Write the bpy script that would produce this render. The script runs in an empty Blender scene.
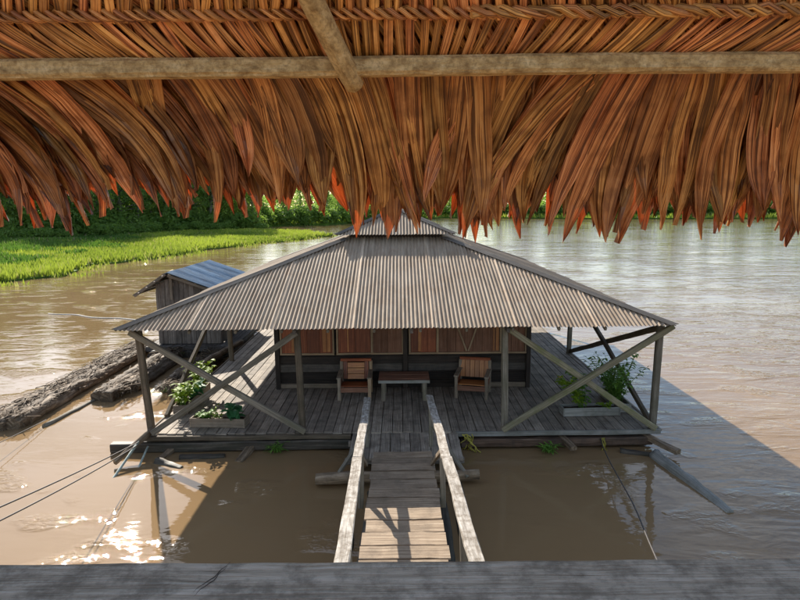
import bpy, math, random
from mathutils import Vector, Matrix, Euler, noise
R = math.radians
PI = math.pi
rnd = random.Random(7)
S = bpy.context.scene
COL = S.collection
V = Vector
WZ = 0.0          # river level
DZ = 0.35         # deck level
EYE = 5.05

# ------------------------------------------------------------------ mesh helper
class MB:
    def __init__(s):
        s.v = []; s.f = []; s.uv = []; s.t = []; s.sm = []
    def face(s, idx, uvs, t=0.5, sm=False):
        s.f.append(tuple(idx)); s.uv.extend(uvs); s.t.append(t); s.sm.append(sm)
    def quad(s, a, b, c, d, t=0.5, uvs=None):
        n = len(s.v); s.v += [V(a), V(b), V(c), V(d)]
        if uvs is None:
            l = (V(b)-V(a)).length; h = (V(c)-V(b)).length
            uvs = [(0, 0), (l, 0), (l, h), (0, h)]
        s.face((n, n+1, n+2, n+3), uvs, t)
    def rings(s, rings, us, vs, t, caps=True, sm=False):
        """rings of equal length, closed round; us per ring, vs per point (len+1)"""
        n0 = len(s.v); m = len(rings[0])
        for r in rings: s.v += [V(p) for p in r]
        for i in range(len(rings)-1):
            for j in range(m):
                k = (j+1) % m
                a = n0+i*m+j; b = n0+i*m+k; c = n0+(i+1)*m+k; d = n0+(i+1)*m+j
                s.face((a, b, c, d), [(us[i], vs[j]), (us[i], vs[j+1]), (us[i+1], vs[j+1]), (us[i+1], vs[j])], t, sm)
        if caps:
            for i, rev in ((0, True), (len(rings)-1, False)):
                idx = [n0+i*m+j for j in range(m)]
                uv = [(us[i]+vs[j]*.1, vs[j]) for j in range(m)]
                if rev: idx.reverse(); uv.reverse()
                s.face(idx, uv, t, False)
    def beam(s, p0, p1, w, h, up=(0, 0, 1), jit=0.003, seg=None, ch=None, t=None, taper=1.0, bow=0.0):
        p0 = V(p0); p1 = V(p1); ax = p1-p0; L = ax.length; ax.normalize()
        up = V(up)
        if abs(ax.dot(up)) > .97: up = V((0, 1, 0)) if abs(ax.y) < .9 else V((1, 0, 0))
        sd = ax.cross(up).normalized(); u = sd.cross(ax).normalized()
        if seg is None: seg = max(1, min(24, int(L/.3)))
        if ch is None: ch = min(w, h)*.14
        a, b = w/2, h/2
        cs = [(-a+ch, -b), (a-ch, -b), (a, -b+ch), (a, b-ch), (a-ch, b), (-a+ch, b), (-a, b-ch), (-a, -b+ch)]
        if t is None: t = rnd.random()
        o = rnd.random()*50; vo = rnd.random()*50
        vs = [vo]
        for i in range(8):
            q = cs[i]; r = cs[(i+1) % 8]
            vs.append(vs[-1]+math.hypot(q[0]-r[0], q[1]-r[1]))
        R_ = []; us = []
        ph = rnd.random()*100
        for i in range(seg+1):
            f = i/seg; sc = 1+(taper-1)*f
            c = p0+ax*(L*f)+u*(bow*math.sin(PI*f))
            nx = noise.noise(V((f*L*.8, ph, 0)))*jit*2.5; ny = noise.noise(V((f*L*.8, ph, 9)))*jit*2.5
            R_.append([c+sd*(x*sc+nx+rnd.uniform(-jit, jit)*.6)+u*(y*sc+ny+rnd.uniform(-jit, jit)*.6) for x, y in cs])
            us.append(o+f*L)
        s.rings(R_, us, vs, t)
    def pole(s, p0, p1, r0, r1=None, n=10, jit=.08, seg=None, t=None, bow=0.0, bowdir=(0, 0, 1), lump=0.0):
        p0 = V(p0); p1 = V(p1); ax = p1-p0; L = ax.length; ax.normalize()
        if r1 is None: r1 = r0*.9
        up = V((0, 0, 1)) if abs(ax.z) < .9 else V((0, 1, 0))
        sd = ax.cross(up).normalized(); u = sd.cross(ax).normalized()
        if seg is None: seg = max(2, min(40, int(L/.2)))
        if t is None: t = rnd.random()
        o = rnd.random()*50; vo = rnd.random()*50; ph = rnd.random()*100
        R_ = []; us = []; bd = V(bowdir)
        for i in range(seg+1):
            f = i/seg; r = r0+(r1-r0)*f
            if i in (0, seg): r *= .93
            c = p0+ax*(L*f)+bd*(bow*math.sin(PI*f))
            c += sd*(noise.noise(V((f*L*.6, ph, 3)))*r*.4)+u*(noise.noise(V((f*L*.6, ph, 5)))*r*.3)
            ring = []
            for j in range(n):
                a = 2*PI*j/n
                k = 1+jit*noise.noise(V((math.cos(a)*1.5+ph, math.sin(a)*1.5, f*L*2)))*2
                k += lump*noise.noise(V((math.cos(a)*2+ph, math.sin(a)*2, f*L*5)))*2
                ring.append(c+(sd*math.cos(a)+u*math.sin(a))*(r*k))
            R_.append(ring); us.append(o+f*L)
        vs = [vo+j*2*PI*r0/n for j in range(n+1)]
        s.rings(R_, us, vs, t, sm=True)
    def tube(s, pts, r, n=6, t=.5):
        pts = [V(p) for p in pts]; R_ = []; us = []; L = 0
        for i, p in enumerate(pts):
            a = pts[max(0, i-1)]; b = pts[min(len(pts)-1, i+1)]
            ax = (b-a).normalized(); up = V((0, 0, 1)) if abs(ax.z) < .9 else V((0, 1, 0))
            sd = ax.cross(up).normalized(); u = sd.cross(ax)
            if i: L += (pts[i]-pts[i-1]).length
            rr = r[i] if isinstance(r, (list, tuple)) else r
            R_.append([p+(sd*math.cos(2*PI*j/n)+u*math.sin(2*PI*j/n))*rr for j in range(n)]); us.append(L)
        vs = [j*.03 for j in range(n+1)]
        s.rings(R_, us, vs, t, sm=True)
    def grid(s, P, U, t=.5, sm=True):
        """P[i][j] points, U[i][j] uvs; open sheet"""
        n0 = len(s.v); m = len(P[0])
        for r in P: s.v += [V(p) for p in r]
        for i in range(len(P)-1):
            for j in range(m-1):
                a = n0+i*m+j
                tt = t(i, j) if callable(t) else t
                s.face((a, a+1, a+m+1, a+m), [U[i][j], U[i][j+1], U[i+1][j+1], U[i+1][j]], tt, sm)
    def build(s, name, mat, parent=None, org=None):
        if org is None:
            org = V(parent['_org']) if parent is not None and '_org' in parent else V((0, 0, 0))
        me = bpy.data.meshes.new(name)
        me.from_pydata([tuple(p-org) for p in s.v], [], s.f)
        uvl = me.uv_layers.new(name='UVMap')
        flat = [c for uv in s.uv for c in uv]
        uvl.data.foreach_set('uv', flat)
        at = me.attributes.new('tint', 'FLOAT', 'FACE'); at.data.foreach_set('value', s.t)
        me.polygons.foreach_set('use_smooth', s.sm)
        me.materials.append(mat); me.update()
        o = bpy.data.objects.new(name, me); COL.objects.link(o)
        if parent is not None:
            o.parent = parent; o['_org'] = tuple(org)
        return o

ORGS = []
def thing(name, label, cat, loc=(0, 0, 0), rz=0, group=None):
    o = bpy.data.objects.new(name, None); COL.objects.link(o)
    o.empty_display_size = .3
    o.location = loc; o.rotation_euler = (0, 0, rz); o['label'] = label; o['category'] = cat
    o['_org'] = tuple(loc)
    if group: o['group'] = group
    return o
def solo(mb, name, mat, label, cat, org, group=None):
    o = mb.build(name, mat, None, V(org)); o.location = org
    o['label'] = label; o['category'] = cat
    if group: o['group'] = group
    return o
def struct(mb, name, mat, kind='structure'):
    o = mb.build(name, mat, None, V((0, 0, 0))); o['kind'] = kind
    return o
def dup(root, loc, rz=0, sc=None, label=None):
    def cp(o, par):
        c = o.copy(); COL.objects.link(c)
        if par: c.parent = par
        for ch in [k for k in CH.get(o.name, [])]: cp(ch, c)
        return c
    c = cp(root, None); c.location = loc; c.rotation_euler = (0, 0, rz)
    if sc: c.scale = (sc, sc, sc) if not isinstance(sc, tuple) else sc
    if label: c['label'] = label
    return c
CH = {}
def index_children():
    CH.clear()
    for o in bpy.data.objects:
        if o.parent: CH.setdefault(o.parent.name, []).append(o)

# ------------------------------------------------------------------ materials
def newmat(name):
    m = bpy.data.materials.new(name); m.use_nodes = True
    nt = m.node_tree; nt.nodes.clear()
    out = nt.nodes.new('ShaderNodeOutputMaterial'); return m, nt, out
def N(nt, typ, **kw):
    n = nt.nodes.new(typ)
    for k, v in kw.items():
        if k.startswith('i_'): n.inputs[k[2:].replace('_', ' ')].default_value = v
        else: setattr(n, k, v)
    return n
def lk(nt, a, b): nt.links.new(a, b)
def c4(c): return (c[0], c[1], c[2], 1)
def ramp(nt, stops):
    n = nt.nodes.new('ShaderNodeValToRGB'); e = n.color_ramp.elements
    e[0].position = stops[0][0]; e[0].color = c4(stops[0][1]); e[1].position = stops[-1][0]; e[1].color = c4(stops[-1][1])
    for p, c in stops[1:-1]:
        k = e.new(p); k.color = c4(c)
    return n
def mix(nt, blend='MIX', fac=.5):
    n = nt.nodes.new('ShaderNodeMix'); n.data_type = 'RGBA'; n.blend_type = blend
    n.inputs[0].default_value = fac; return n   # inputs 6,7 out 2
def mapping(nt, src, scale):
    m = nt.nodes.new('ShaderNodeMapping'); m.inputs['Scale'].default_value = scale
    lk(nt, src, m.inputs['Vector']); return m.outputs[0]

def wood(name, dark, mid, light, stain=None, stain_amt=.5, rough=.8, bump=.5, grain=38, tintvar=.5, spec=.3, along=1.1, stain_scale=1.3):
    m, nt, out = newmat(name)
    b = N(nt, 'ShaderNodeBsdfPrincipled'); b.inputs['Roughness'].default_value = rough
    b.inputs['Specular IOR Level'].default_value = spec
    tc = N(nt, 'ShaderNodeTexCoord')
    uv = mapping(nt, tc.outputs['UV'], (along, grain, 1))
    n1 = N(nt, 'ShaderNodeTexNoise'); n1.inputs['Scale'].default_value = 1.0; n1.inputs['Detail'].default_value = 7; n1.inputs['Roughness'].default_value = .65; n1.inputs['Distortion'].default_value = .3
    lk(nt, uv, n1.inputs['Vector'])
    rp = ramp(nt, [(.30, dark), (.5, mid), (.68, light)]); lk(nt, n1.outputs['Fac'], rp.inputs['Fac'])
    n2 = N(nt, 'ShaderNodeTexNoise'); n2.inputs['Scale'].default_value = stain_scale*2; n2.inputs['Detail'].default_value = 8; n2.inputs['Roughness'].default_value = .7
    lk(nt, tc.outputs['Object'], n2.inputs['Vector'])
    mx = mix(nt); r2 = ramp(nt, [(.45, (0, 0, 0)), (.62, (1, 1, 1))]); lk(nt, n2.outputs['Fac'], r2.inputs['Fac'])
    mm = N(nt, 'ShaderNodeMath', operation='MULTIPLY'); mm.inputs[1].default_value = stain_amt
    lk(nt, r2.outputs['Color'], mm.inputs[0]); lk(nt, mm.outputs[0], mx.inputs[0])
    lk(nt, rp.outputs['Color'], mx.inputs[6]); mx.inputs[7].default_value = c4(stain or dark)
    at = N(nt, 'ShaderNodeAttribute', attribute_name='tint')
    mr = N(nt, 'ShaderNodeMapRange'); mr.inputs['To Min'].default_value = 1-tintvar/2; mr.inputs['To Max'].default_value = 1+tintvar/2
    lk(nt, at.outputs['Fac'], mr.inputs['Value'])
    hv = N(nt, 'ShaderNodeHueSaturation'); lk(nt, mr.outputs[0], hv.inputs['Value']); lk(nt, mx.outputs[2], hv.inputs['Color'])
    lk(nt, hv.outputs['Color'], b.inputs['Base Color'])
    # fine cracks
    uv3 = mapping(nt, tc.outputs['UV'], (.35*along, grain*2.2, 1))
    n3 = N(nt, 'ShaderNodeTexNoise'); n3.inputs['Scale'].default_value = 1.0; n3.inputs['Detail'].default_value = 4
    lk(nt, uv3, n3.inputs['Vector'])
    ad = N(nt, 'ShaderNodeMath', operation='ADD'); lk(nt, n1.outputs['Fac'], ad.inputs[0]); lk(nt, n3.outputs['Fac'], ad.inputs[1])
    bp = N(nt, 'ShaderNodeBump'); bp.inputs['Strength'].default_value = bump; bp.inputs['Distance'].default_value = .012
    lk(nt, ad.outputs[0], bp.inputs['Height']); lk(nt, bp.outputs[0], b.inputs['Normal'])
    lk(nt, b.outputs[0], out.inputs['Surface'])
    return m

def leafmat(name, c1, c2, trans=.4, tcol=None, rough=.5, spec=.25, dead=None):
    m, nt, out = newmat(name)
    at = N(nt, 'ShaderNodeAttribute', attribute_name='tint')
    rp = ramp(nt, [(0, c1), (1, c2)] if not dead else [(0, dead), (.03, dead), (.06, c1), (1, c2)]); lk(nt, at.outputs['Fac'], rp.inputs['Fac'])
    d = N(nt, 'ShaderNodeBsdfPrincipled'); d.inputs['Roughness'].default_value = rough; d.inputs['Specular IOR Level'].default_value = spec
    lk(nt, rp.outputs['Color'], d.inputs['Base Color'])
    tr = N(nt, 'ShaderNodeBsdfTranslucent')
    mc = mix(nt, 'MIX', .6); lk(nt, rp.outputs['Color'], mc.inputs[6]); mc.inputs[7].default_value = c4(tcol or c2)
    lk(nt, mc.outputs[2], tr.inputs['Color'])
    ms = N(nt, 'ShaderNodeMixShader'); ms.inputs[0].default_value = trans
    lk(nt, d.outputs[0], ms.inputs[1]); lk(nt, tr.outputs[0], ms.inputs[2]); lk(nt, ms.outputs[0], out.inputs['Surface'])
    return m

M = {}
M['deck'] = wood('deck planks', (.13, .105, .082), (.31, .255, .20), (.45, .385, .31), (.11, .09, .07), .6, bump=.6, tintvar=.5)
M['grey'] = wood('weathered grey wood', (.09, .075, .055), (.20, .17, .13), (.30, .26, .20), (.10, .09, .05), .5, tintvar=.4)
M['post'] = wood('brown post wood', (.06, .045, .03), (.14, .105, .07), (.22, .17, .12), (.06, .05, .03), .5)
M['moss'] = wood('mossy brace wood', (.10, .085, .05), (.22, .19, .12), (.33, .29, .20), (.13, .14, .05), .7, tintvar=.3)
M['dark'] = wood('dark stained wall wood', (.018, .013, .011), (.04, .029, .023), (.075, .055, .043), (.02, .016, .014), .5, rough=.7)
M['belt'] = wood('pale dusty board', (.06, .05, .042), (.12, .10, .085), (.17, .145, .12), (.05, .045, .04), .6)
M['red'] = wood('varnished red wood', (.12, .030, .012), (.27, .068, .024), (.42, .13, .045), (.15, .038, .016), .5, rough=.45, spec=.5, tintvar=1.0, bump=.2)
M['orange'] = wood('orange varnished wood', (.30, .10, .03), (.48, .19, .06), (.62, .30, .11), (.28, .09, .03), .4, rough=.4, spec=.5, tintvar=.4, bump=.2)
M['frame'] = wood('light window frame wood', (.26, .17, .10), (.42, .29, .18), (.52, .38, .25), (.2, .13, .08), .4, tintvar=.3)
M['panel'] = wood('dull brown panel', (.15, .065, .038), (.26, .125, .078), (.34, .19, .13), (.14, .065, .04), .4, tintvar=.6)
M['white'] = wood('bleached pale rail wood', (.13, .10, .07), (.36, .32, .27), (.55, .50, .44), (.15, .115, .08), .85, grain=24, along=3, tintvar=.15, stain_scale=4)
M['tread'] = wood('tread wood', (.13, .085, .05), (.30, .215, .14), (.42, .325, .23), (.12, .085, .055), .5, tintvar=.35)
M['log'] = wood('dark wet log', (.025, .02, .015), (.07, .055, .04), (.16, .13, .10), (.04, .04, .025), .6, bump=.9, grain=16, rough=.6)
M['redlog'] = wood('reddish log', (.05, .028, .018), (.14, .085, .055), (.25, .17, .12), (.05, .04, .03), .6, bump=.9, grain=16)
M['drift'] = wood('driftwood bark', (.05, .033, .02), (.18, .125, .078), (.36, .275, .19), (.07, .048, .028), .6, bump=1.0, grain=12, stain_scale=2)
M['tan'] = wood('peeled tan pole', (.26, .15, .06), (.60, .41, .19), (.78, .58, .32), (.22, .13, .055), .55, grain=26, along=14, bump=1.0, stain_scale=34, tintvar=.1)
M['rail'] = wood('weathered handrail', (.24, .20, .15), (.50, .44, .355), (.66, .60, .51), (.18, .155, .12), .75, grain=75, along=5, bump=1.0, stain_scale=9, tintvar=.05)
M['planter'] = wood('planter wood', (.14, .10, .07), (.27, .21, .155), (.37, .30, .23), (.12, .10, .07), .5)
M['gplanter'] = wood('grey planter wood', (.14, .13, .11), (.28, .27, .24), (.38, .36, .33), (.12, .12, .09), .5)
M['shed'] = wood('shed board', (.06, .045, .035), (.17, .135, .11), (.27, .225, .19), (.09, .07, .055), .6, grain=14)
M['trunk'] = wood('pale trunk bark', (.10, .085, .06), (.22, .19, .15), (.36, .33, .28), (.08, .08, .05), .5, grain=3)

def roofmat(name, base, dark, light, rough=.55, metal=0.0, rust=None):
    m, nt, out = newmat(name)
    b = N(nt, 'ShaderNodeBsdfPrincipled'); b.inputs['Roughness'].default_value = rough; b.inputs['Metallic'].default_value = metal; b.inputs['Specular IOR Level'].default_value = .2
    tc = N(nt, 'ShaderNodeTexCoord')
    uv = mapping(nt, tc.outputs['UV'], (7, .5, 1))
    n1 = N(nt, 'ShaderNodeTexNoise'); n1.inputs['Scale'].default_value = 1.6; n1.inputs['Detail'].default_value = 8; n1.inputs['Roughness'].default_value = .7
    lk(nt, uv, n1.inputs['Vector'])
    rp = ramp(nt, [(.32, dark), (.5, base), (.7, light)]); lk(nt, n1.outputs['Fac'], rp.inputs['Fac'])
    n2 = N(nt, 'ShaderNodeTexNoise'); n2.inputs['Scale'].default_value = 1.4; n2.inputs['Detail'].default_value = 9; n2.inputs['Roughness'].default_value = .72
    lk(nt, tc.outputs['Object'], n2.inputs['Vector'])
    r2 = ramp(nt, [(.48, (0, 0, 0)), (.70, (.7, .7, .7))]); lk(nt, n2.outputs['Fac'], r2.inputs['Fac'])
    mx = mix(nt); lk(nt, r2.outputs['Color'], mx.inputs[0]); lk(nt, rp.outputs['Color'], mx.inputs[6]); mx.inputs[7].default_value = c4(rust or dark)
    at = N(nt, 'ShaderNodeAttribute', attribute_name='tint')
    mr = N(nt, 'ShaderNodeMapRange'); mr.inputs['To Min'].default_value = .72; mr.inputs['To Max'].default_value = 1.4
    lk(nt, at.outputs['Fac'], mr.inputs['Value'])
    hv = N(nt, 'ShaderNodeHueSaturation'); lk(nt, mr.outputs[0], hv.inputs['Value']); lk(nt, mx.outputs[2], hv.inputs['Color'])
    lk(nt, hv.outputs['Color'], b.inputs['Base Color']); lk(nt, b.outputs[0], out.inputs['Surface'])
    return m
M['roof'] = roofmat('weathered corrugated sheet', (.33, .252, .178), (.19, .138, .092), (.42, .335, .245), .85, 0, (.25, .16, .095))
M['cap'] = roofmat('dull ridge cap', (.15, .13, .11), (.09, .075, .065), (.22, .195, .165), .85)
M['blue'] = roofmat('bluish zinc sheet', (.20, .29, .37), (.10, .14, .18), (.36, .46, .55), .4, .3, (.14, .13, .12))

# thatch leaf
def thatchmat(name, trans, gain=1.0):
    m, nt, out = newmat(name)
    tc = N(nt, 'ShaderNodeTexCoord'); at = N(nt, 'ShaderNodeAttribute', attribute_name='tint')
    def nz(sc, det, src='UV', dist=0.0):
        n = N(nt, 'ShaderNodeTexNoise'); n.inputs['Scale'].default_value = 1; n.inputs['Detail'].default_value = det; n.inputs['Distortion'].default_value = dist
        lk(nt, mapping(nt, tc.outputs[src], sc), n.inputs['Vector']); return n.outputs['Fac']
    fine = nz((3, 260, 1), 3); broad = nz((1.2, 75, 1), 2)
    g = gain
    rp = ramp(nt, [(.30, (.11*g, .035*g, .010*g)), (.5, (.43*g, .158*g, .045*g)), (.74, (.70*g, .33*g, .12*g))])
    av = N(nt, 'ShaderNodeMath', operation='ADD'); h1 = N(nt, 'ShaderNodeMath', operation='MULTIPLY'); h1.inputs[1].default_value = .5
    h2 = N(nt, 'ShaderNodeMath', operation='MULTIPLY'); h2.inputs[1].default_value = .5
    lk(nt, fine, h1.inputs[0]); lk(nt, broad, h2.inputs[0]); lk(nt, h1.outputs[0], av.inputs[0]); lk(nt, h2.outputs[0], av.inputs[1])
    mr0 = N(nt, 'ShaderNodeMapRange'); mr0.inputs['From Min'].default_value = .32; mr0.inputs['From Max'].default_value = .68
    lk(nt, av.outputs[0], mr0.inputs['Value']); lk(nt, mr0.outputs[0], rp.inputs['Fac'])
    blot = nz((11, 11, 11), 7, 'Object')
    r2 = ramp(nt, [(.34, (.50, .44, .42)), (.54, (1, 1, 1))]); lk(nt, blot, r2.inputs['Fac'])
    ml = mix(nt, 'MULTIPLY', .8); lk(nt, rp.outputs['Color'], ml.inputs[6]); lk(nt, r2.outputs['Color'], ml.inputs[7])
    mr = N(nt, 'ShaderNodeMapRange'); mr.inputs['To Min'].default_value = .5; mr.inputs['To Max'].default_value = 1.45
    lk(nt, at.outputs['Fac'], mr.inputs['Value'])
    hr = N(nt, 'ShaderNodeMapRange'); hr.inputs['To Min'].default_value = .488; hr.inputs['To Max'].default_value = .515
    fr = N(nt, 'ShaderNodeMath', operation='FRACT'); mu = N(nt, 'ShaderNodeMath', operation='MULTIPLY'); mu.inputs[1].default_value = 7.3
    lk(nt, at.outputs['Fac'], mu.inputs[0]); lk(nt, mu.outputs[0], fr.inputs[0]); lk(nt, fr.outputs[0], hr.inputs['Value'])
    hv = N(nt, 'ShaderNodeHueSaturation'); lk(nt, mr.outputs[0], hv.inputs['Value']); lk(nt, hr.outputs[0], hv.inputs['Hue']); lk(nt, ml.outputs[2], hv.inputs['Color'])
    d = N(nt, 'ShaderNodeBsdfPrincipled'); d.inputs['Roughness'].default_value = .38; d.inputs['Specular IOR Level'].default_value = .5
    lk(nt, hv.outputs['Color'], d.inputs['Base Color'])
    bp = N(nt, 'ShaderNodeBump'); bp.inputs['Strength'].default_value = .8; bp.inputs['Distance'].default_value = .004
    lk(nt, av.outputs[0], bp.inputs['Height']); lk(nt, bp.outputs[0], d.inputs['Normal'])
    if trans <= 0:
        lk(nt, d.outputs[0], out.inputs['Surface']); return m
    tr = N(nt, 'ShaderNodeBsdfTranslucent'); tm = mix(nt, 'MULTIPLY', 1.0); tm.inputs[6].default_value = (.66, .085, .018, 1)
    tv = ramp(nt, [(0, (.35, .35, .35)), (1, (1, 1, 1))]); lk(nt, mr0.outputs[0], tv.inputs['Fac']); lk(nt, tv.outputs['Color'], tm.inputs[7]); lk(nt, tm.outputs[2], tr.inputs['Color'])
    ms = N(nt, 'ShaderNodeMixShader'); tf = N(nt, 'ShaderNodeMapRange'); tf.inputs['To Min'].default_value = trans*.2; tf.inputs['To Max'].default_value = trans*1.6
    lk(nt, fr.outputs[0], tf.inputs['Value']); lk(nt, tf.outputs[0], ms.inputs[0])
    lk(nt, d.outputs[0], ms.inputs[1]); lk(nt, tr.outputs[0], ms.inputs[2]); lk(nt, ms.outputs[0], out.inputs['Surface'])
    return m
M['thatch'] = thatchmat('dry palm leaf', .15)
M['thatch_thick'] = thatchmat('doubled dry palm leaf', 0, 1.25)

def watermat():
    m, nt, out = newmat('muddy river water')
    b = N(nt, 'ShaderNodeBsdfPrincipled'); b.inputs['Roughness'].default_value = .012; b.inputs['IOR'].default_value = 1.33
    b.inputs['Specular IOR Level'].default_value = .56
    tc = N(nt, 'ShaderNodeTexCoord')
    p = mapping(nt, tc.outputs['Object'], (.12, .05, 1))
    n0 = N(nt, 'ShaderNodeTexNoise'); n0.inputs['Scale'].default_value = 1; n0.inputs['Detail'].default_value = 5; lk(nt, p, n0.inputs['Vector'])
    rp = ramp(nt, [(.3, (.205, .128, .062)), (.7, (.275, .18, .092))]); lk(nt, n0.outputs['Fac'], rp.inputs['Fac'])
    lk(nt, rp.outputs['Color'], b.inputs['Base Color'])
    # ripples: long crests across the current plus small chop
    def nz(sc, det, rough=.55, dist=0.0):
        q = mapping(nt, tc.outputs['Object'], sc)
        n = N(nt, 'ShaderNodeTexNoise'); n.inputs['Scale'].default_value = 1; n.inputs['Detail'].default_value = det
        n.inputs['Roughness'].default_value = rough; n.inputs['Distortion'].default_value = dist
        lk(nt, q, n.inputs['Vector']); return n.outputs['Fac']
    def mth(op, x, y):
        n = N(nt, 'ShaderNodeMath', operation=op)
        for k, q in enumerate((x, y)):
            if isinstance(q, (int, float)): n.inputs[k].default_value = q
            else: lk(nt, q, n.inputs[k])
        return n.outputs[0]
    a = nz((.5, 1.3, 1), 3, .5, .8); c = nz((2.2, 5.5, 1), 3, .5, .5); d = nz((.10, .16, 1), 3); e = nz((7, 10, 1), 2, .5, .4); pm = nz((.55, .8, 1), 2)
    sx = N(nt, 'ShaderNodeSeparateXYZ'); lk(nt, tc.outputs['Object'], sx.inputs[0])
    def mrange(v, a0, a1, b0, b1):
        n = N(nt, 'ShaderNodeMapRange', interpolation_type='SMOOTHSTEP')
        for k, q in zip(('From Min', 'From Max', 'To Min', 'To Max'), (a0, a1, b0, b1)): n.inputs[k].default_value = q
        lk(nt, v, n.inputs['Value']); return n.outputs[0]
    # sheltered water in front of the house, livelier in the current beyond it
    cur = mth('MAXIMUM', mrange(sx.outputs[0], 2.5, 7, .15, 1.1), mrange(sx.outputs[1], 14, 30, .17, .6))
    var = mrange(d, .38, .62, .35, 1.15)
    patch = mrange(pm, .54, .64, .0, 1)
    h = mth('ADD', mth('MULTIPLY', a, .9), mth('MULTIPLY', c, .22))
    h = mth('MULTIPLY', mth('MULTIPLY', h, cur), var)
    hp = mth('MULTIPLY', mth('MULTIPLY', e, .26), patch)
    class _m: pass
    ml = _m(); ml.outputs = [mth('ADD', h, hp)]
    bp = N(nt, 'ShaderNodeBump'); bp.inputs['Strength'].default_value = 1.0; bp.inputs['Distance'].default_value = .075
    lk(nt, ml.outputs[0], bp.inputs['Height']); lk(nt, bp.outputs[0], b.inputs['Normal'])
    lk(nt, b.outputs[0], out.inputs['Surface'])
    return m
M['water'] = watermat()

def groundmat(name, c1, c2, sc=.6):
    m, nt, out = newmat(name)
    b = N(nt, 'ShaderNodeBsdfPrincipled'); b.inputs['Roughness'].default_value = .9; b.inputs['Specular IOR Level'].default_value = .1
    tc = N(nt, 'ShaderNodeTexCoord'); n = N(nt, 'ShaderNodeTexNoise'); n.inputs['Scale'].default_value = sc; n.inputs['Detail'].default_value = 8
    lk(nt, tc.outputs['Object'], n.inputs['Vector']); rp = ramp(nt, [(.35, c1), (.65, c2)]); lk(nt, n.outputs['Fac'], rp.inputs['Fac'])
    lk(nt, rp.outputs['Color'], b.inputs['Base Color']); lk(nt, b.outputs[0], out.inputs['Surface']); return m
M['bank'] = groundmat('green bank ground', (.035, .07, .012), (.09, .16, .02))
M['soil'] = groundmat('dark soil', (.03, .02, .012), (.07, .05, .03), 12)
M['debris'] = groundmat('matted river debris', (.06, .04, .022), (.24, .17, .095), 7)
M['grass'] = leafmat('bright marsh grass', (.10, .18, .022), (.34, .41, .05), .35, (.40, .48, .05), dead=(.40, .33, .16))
M['weed'] = leafmat('dull marsh weed', (.06, .13, .02), (.15, .24, .04), .3, (.15, .3, .03), dead=(.30, .24, .13))
M['leafA'] = leafmat('mid green foliage', (.075, .145, .03), (.22, .32, .07), .5, (.38, .58, .08))
M['leafB'] = leafmat('dark green foliage', (.07, .14, .03), (.19, .29, .065), .52, (.38, .58, .09))
M['leafC'] = leafmat('yellow green foliage', (.10, .17, .025), (.22, .32, .05), .48, (.40, .55, .06))
M['plant'] = leafmat('potted plant leaf', (.08, .18, .03), (.20, .35, .06), .35, (.25, .45, .04))
M['limeleaf'] = leafmat('lime plant leaf', (.17, .28, .02), (.33, .44, .04), .35, (.45, .6, .05))
M['bluegreen'] = leafmat('cabbage green leaf', (.035, .13, .05), (.07, .22, .08), .25, (.1, .35, .1))
def plain(name, c, rough=.7):
    m, nt, out = newmat(name); b = N(nt, 'ShaderNodeBsdfPrincipled'); b.inputs['Base Color'].default_value = c4(c); b.inputs['Roughness'].default_value = rough
    tc = N(nt, 'ShaderNodeTexCoord'); n = N(nt, 'ShaderNodeTexNoise'); n.inputs['Scale'].default_value = 20
    lk(nt, tc.outputs['Object'], n.inputs['Vector']); rp = ramp(nt, [(.3, tuple(x*.7 for x in c)), (.7, tuple(min(1, x*1.25) for x in c))])
    lk(nt, n.outputs['Fac'], rp.inputs['Fac']); lk(nt, rp.outputs['Color'], b.inputs['Base Color'])
    lk(nt, b.outputs[0], out.inputs['Surface']); return m
M['rope'] = plain('dark rope', (.05, .04, .035))
M['palerope'] = plain('pale rope', (.55, .5, .42))
M['yrope'] = plain('yellow rope', (.42, .36, .06))
M['greenpole'] = plain('pale greenish pole', (.38, .43, .37), .5)
M['flower'] = plain('orange flower', (.7, .3, .03))

# ------------------------------------------------------------------ world, sun, camera
SUN_EL, SUN_AZ = 28.0, -26.0      # azimuth measured from +Y towards +X
w = bpy.data.worlds.new('World'); S.world = w; w.use_nodes = True
nt = w.node_tree; nt.nodes.clear()
wo = N(nt, 'ShaderNodeOutputWorld'); bg = N(nt, 'ShaderNodeBackground'); bg.inputs['Strength'].default_value = .10
sky = N(nt, 'ShaderNodeTexSky', sky_type='NISHITA'); sky.sun_disc = False
sky.sun_elevation = R(SUN_EL); sky.sun_rotation = R(SUN_AZ); sky.dust_density = .6; sky.air_density = 1.0; sky.ozone_density = 1.5
tc = N(nt, 'ShaderNodeTexCoord'); mp = mapping(nt, tc.outputs['Generated'], (1.6, 1.6, 4.5))
cn = N(nt, 'ShaderNodeTexNoise'); cn.inputs['Scale'].default_value = 1.7; cn.inputs['Detail'].default_value = 9; cn.inputs['Roughness'].default_value = .56; cn.inputs['Distortion'].default_value = .4
lk(nt, mp, cn.inputs['Vector']); cr = ramp(nt, [(.50, (0, 0, 0)), (.72, (1, 1, 1))]); lk(nt, cn.outputs['Fac'], cr.inputs['Fac'])
cm = mix(nt); cm.inputs[7].default_value = (6.8, 6.7, 6.6, 1); lk(nt, cr.outputs['Color'], cm.inputs[0]); lk(nt, sky.outputs[0], cm.inputs[6])
lk(nt, cm.outputs[2], bg.inputs['Color']); lk(nt, bg.outputs[0], wo.inputs['Surface'])

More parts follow.
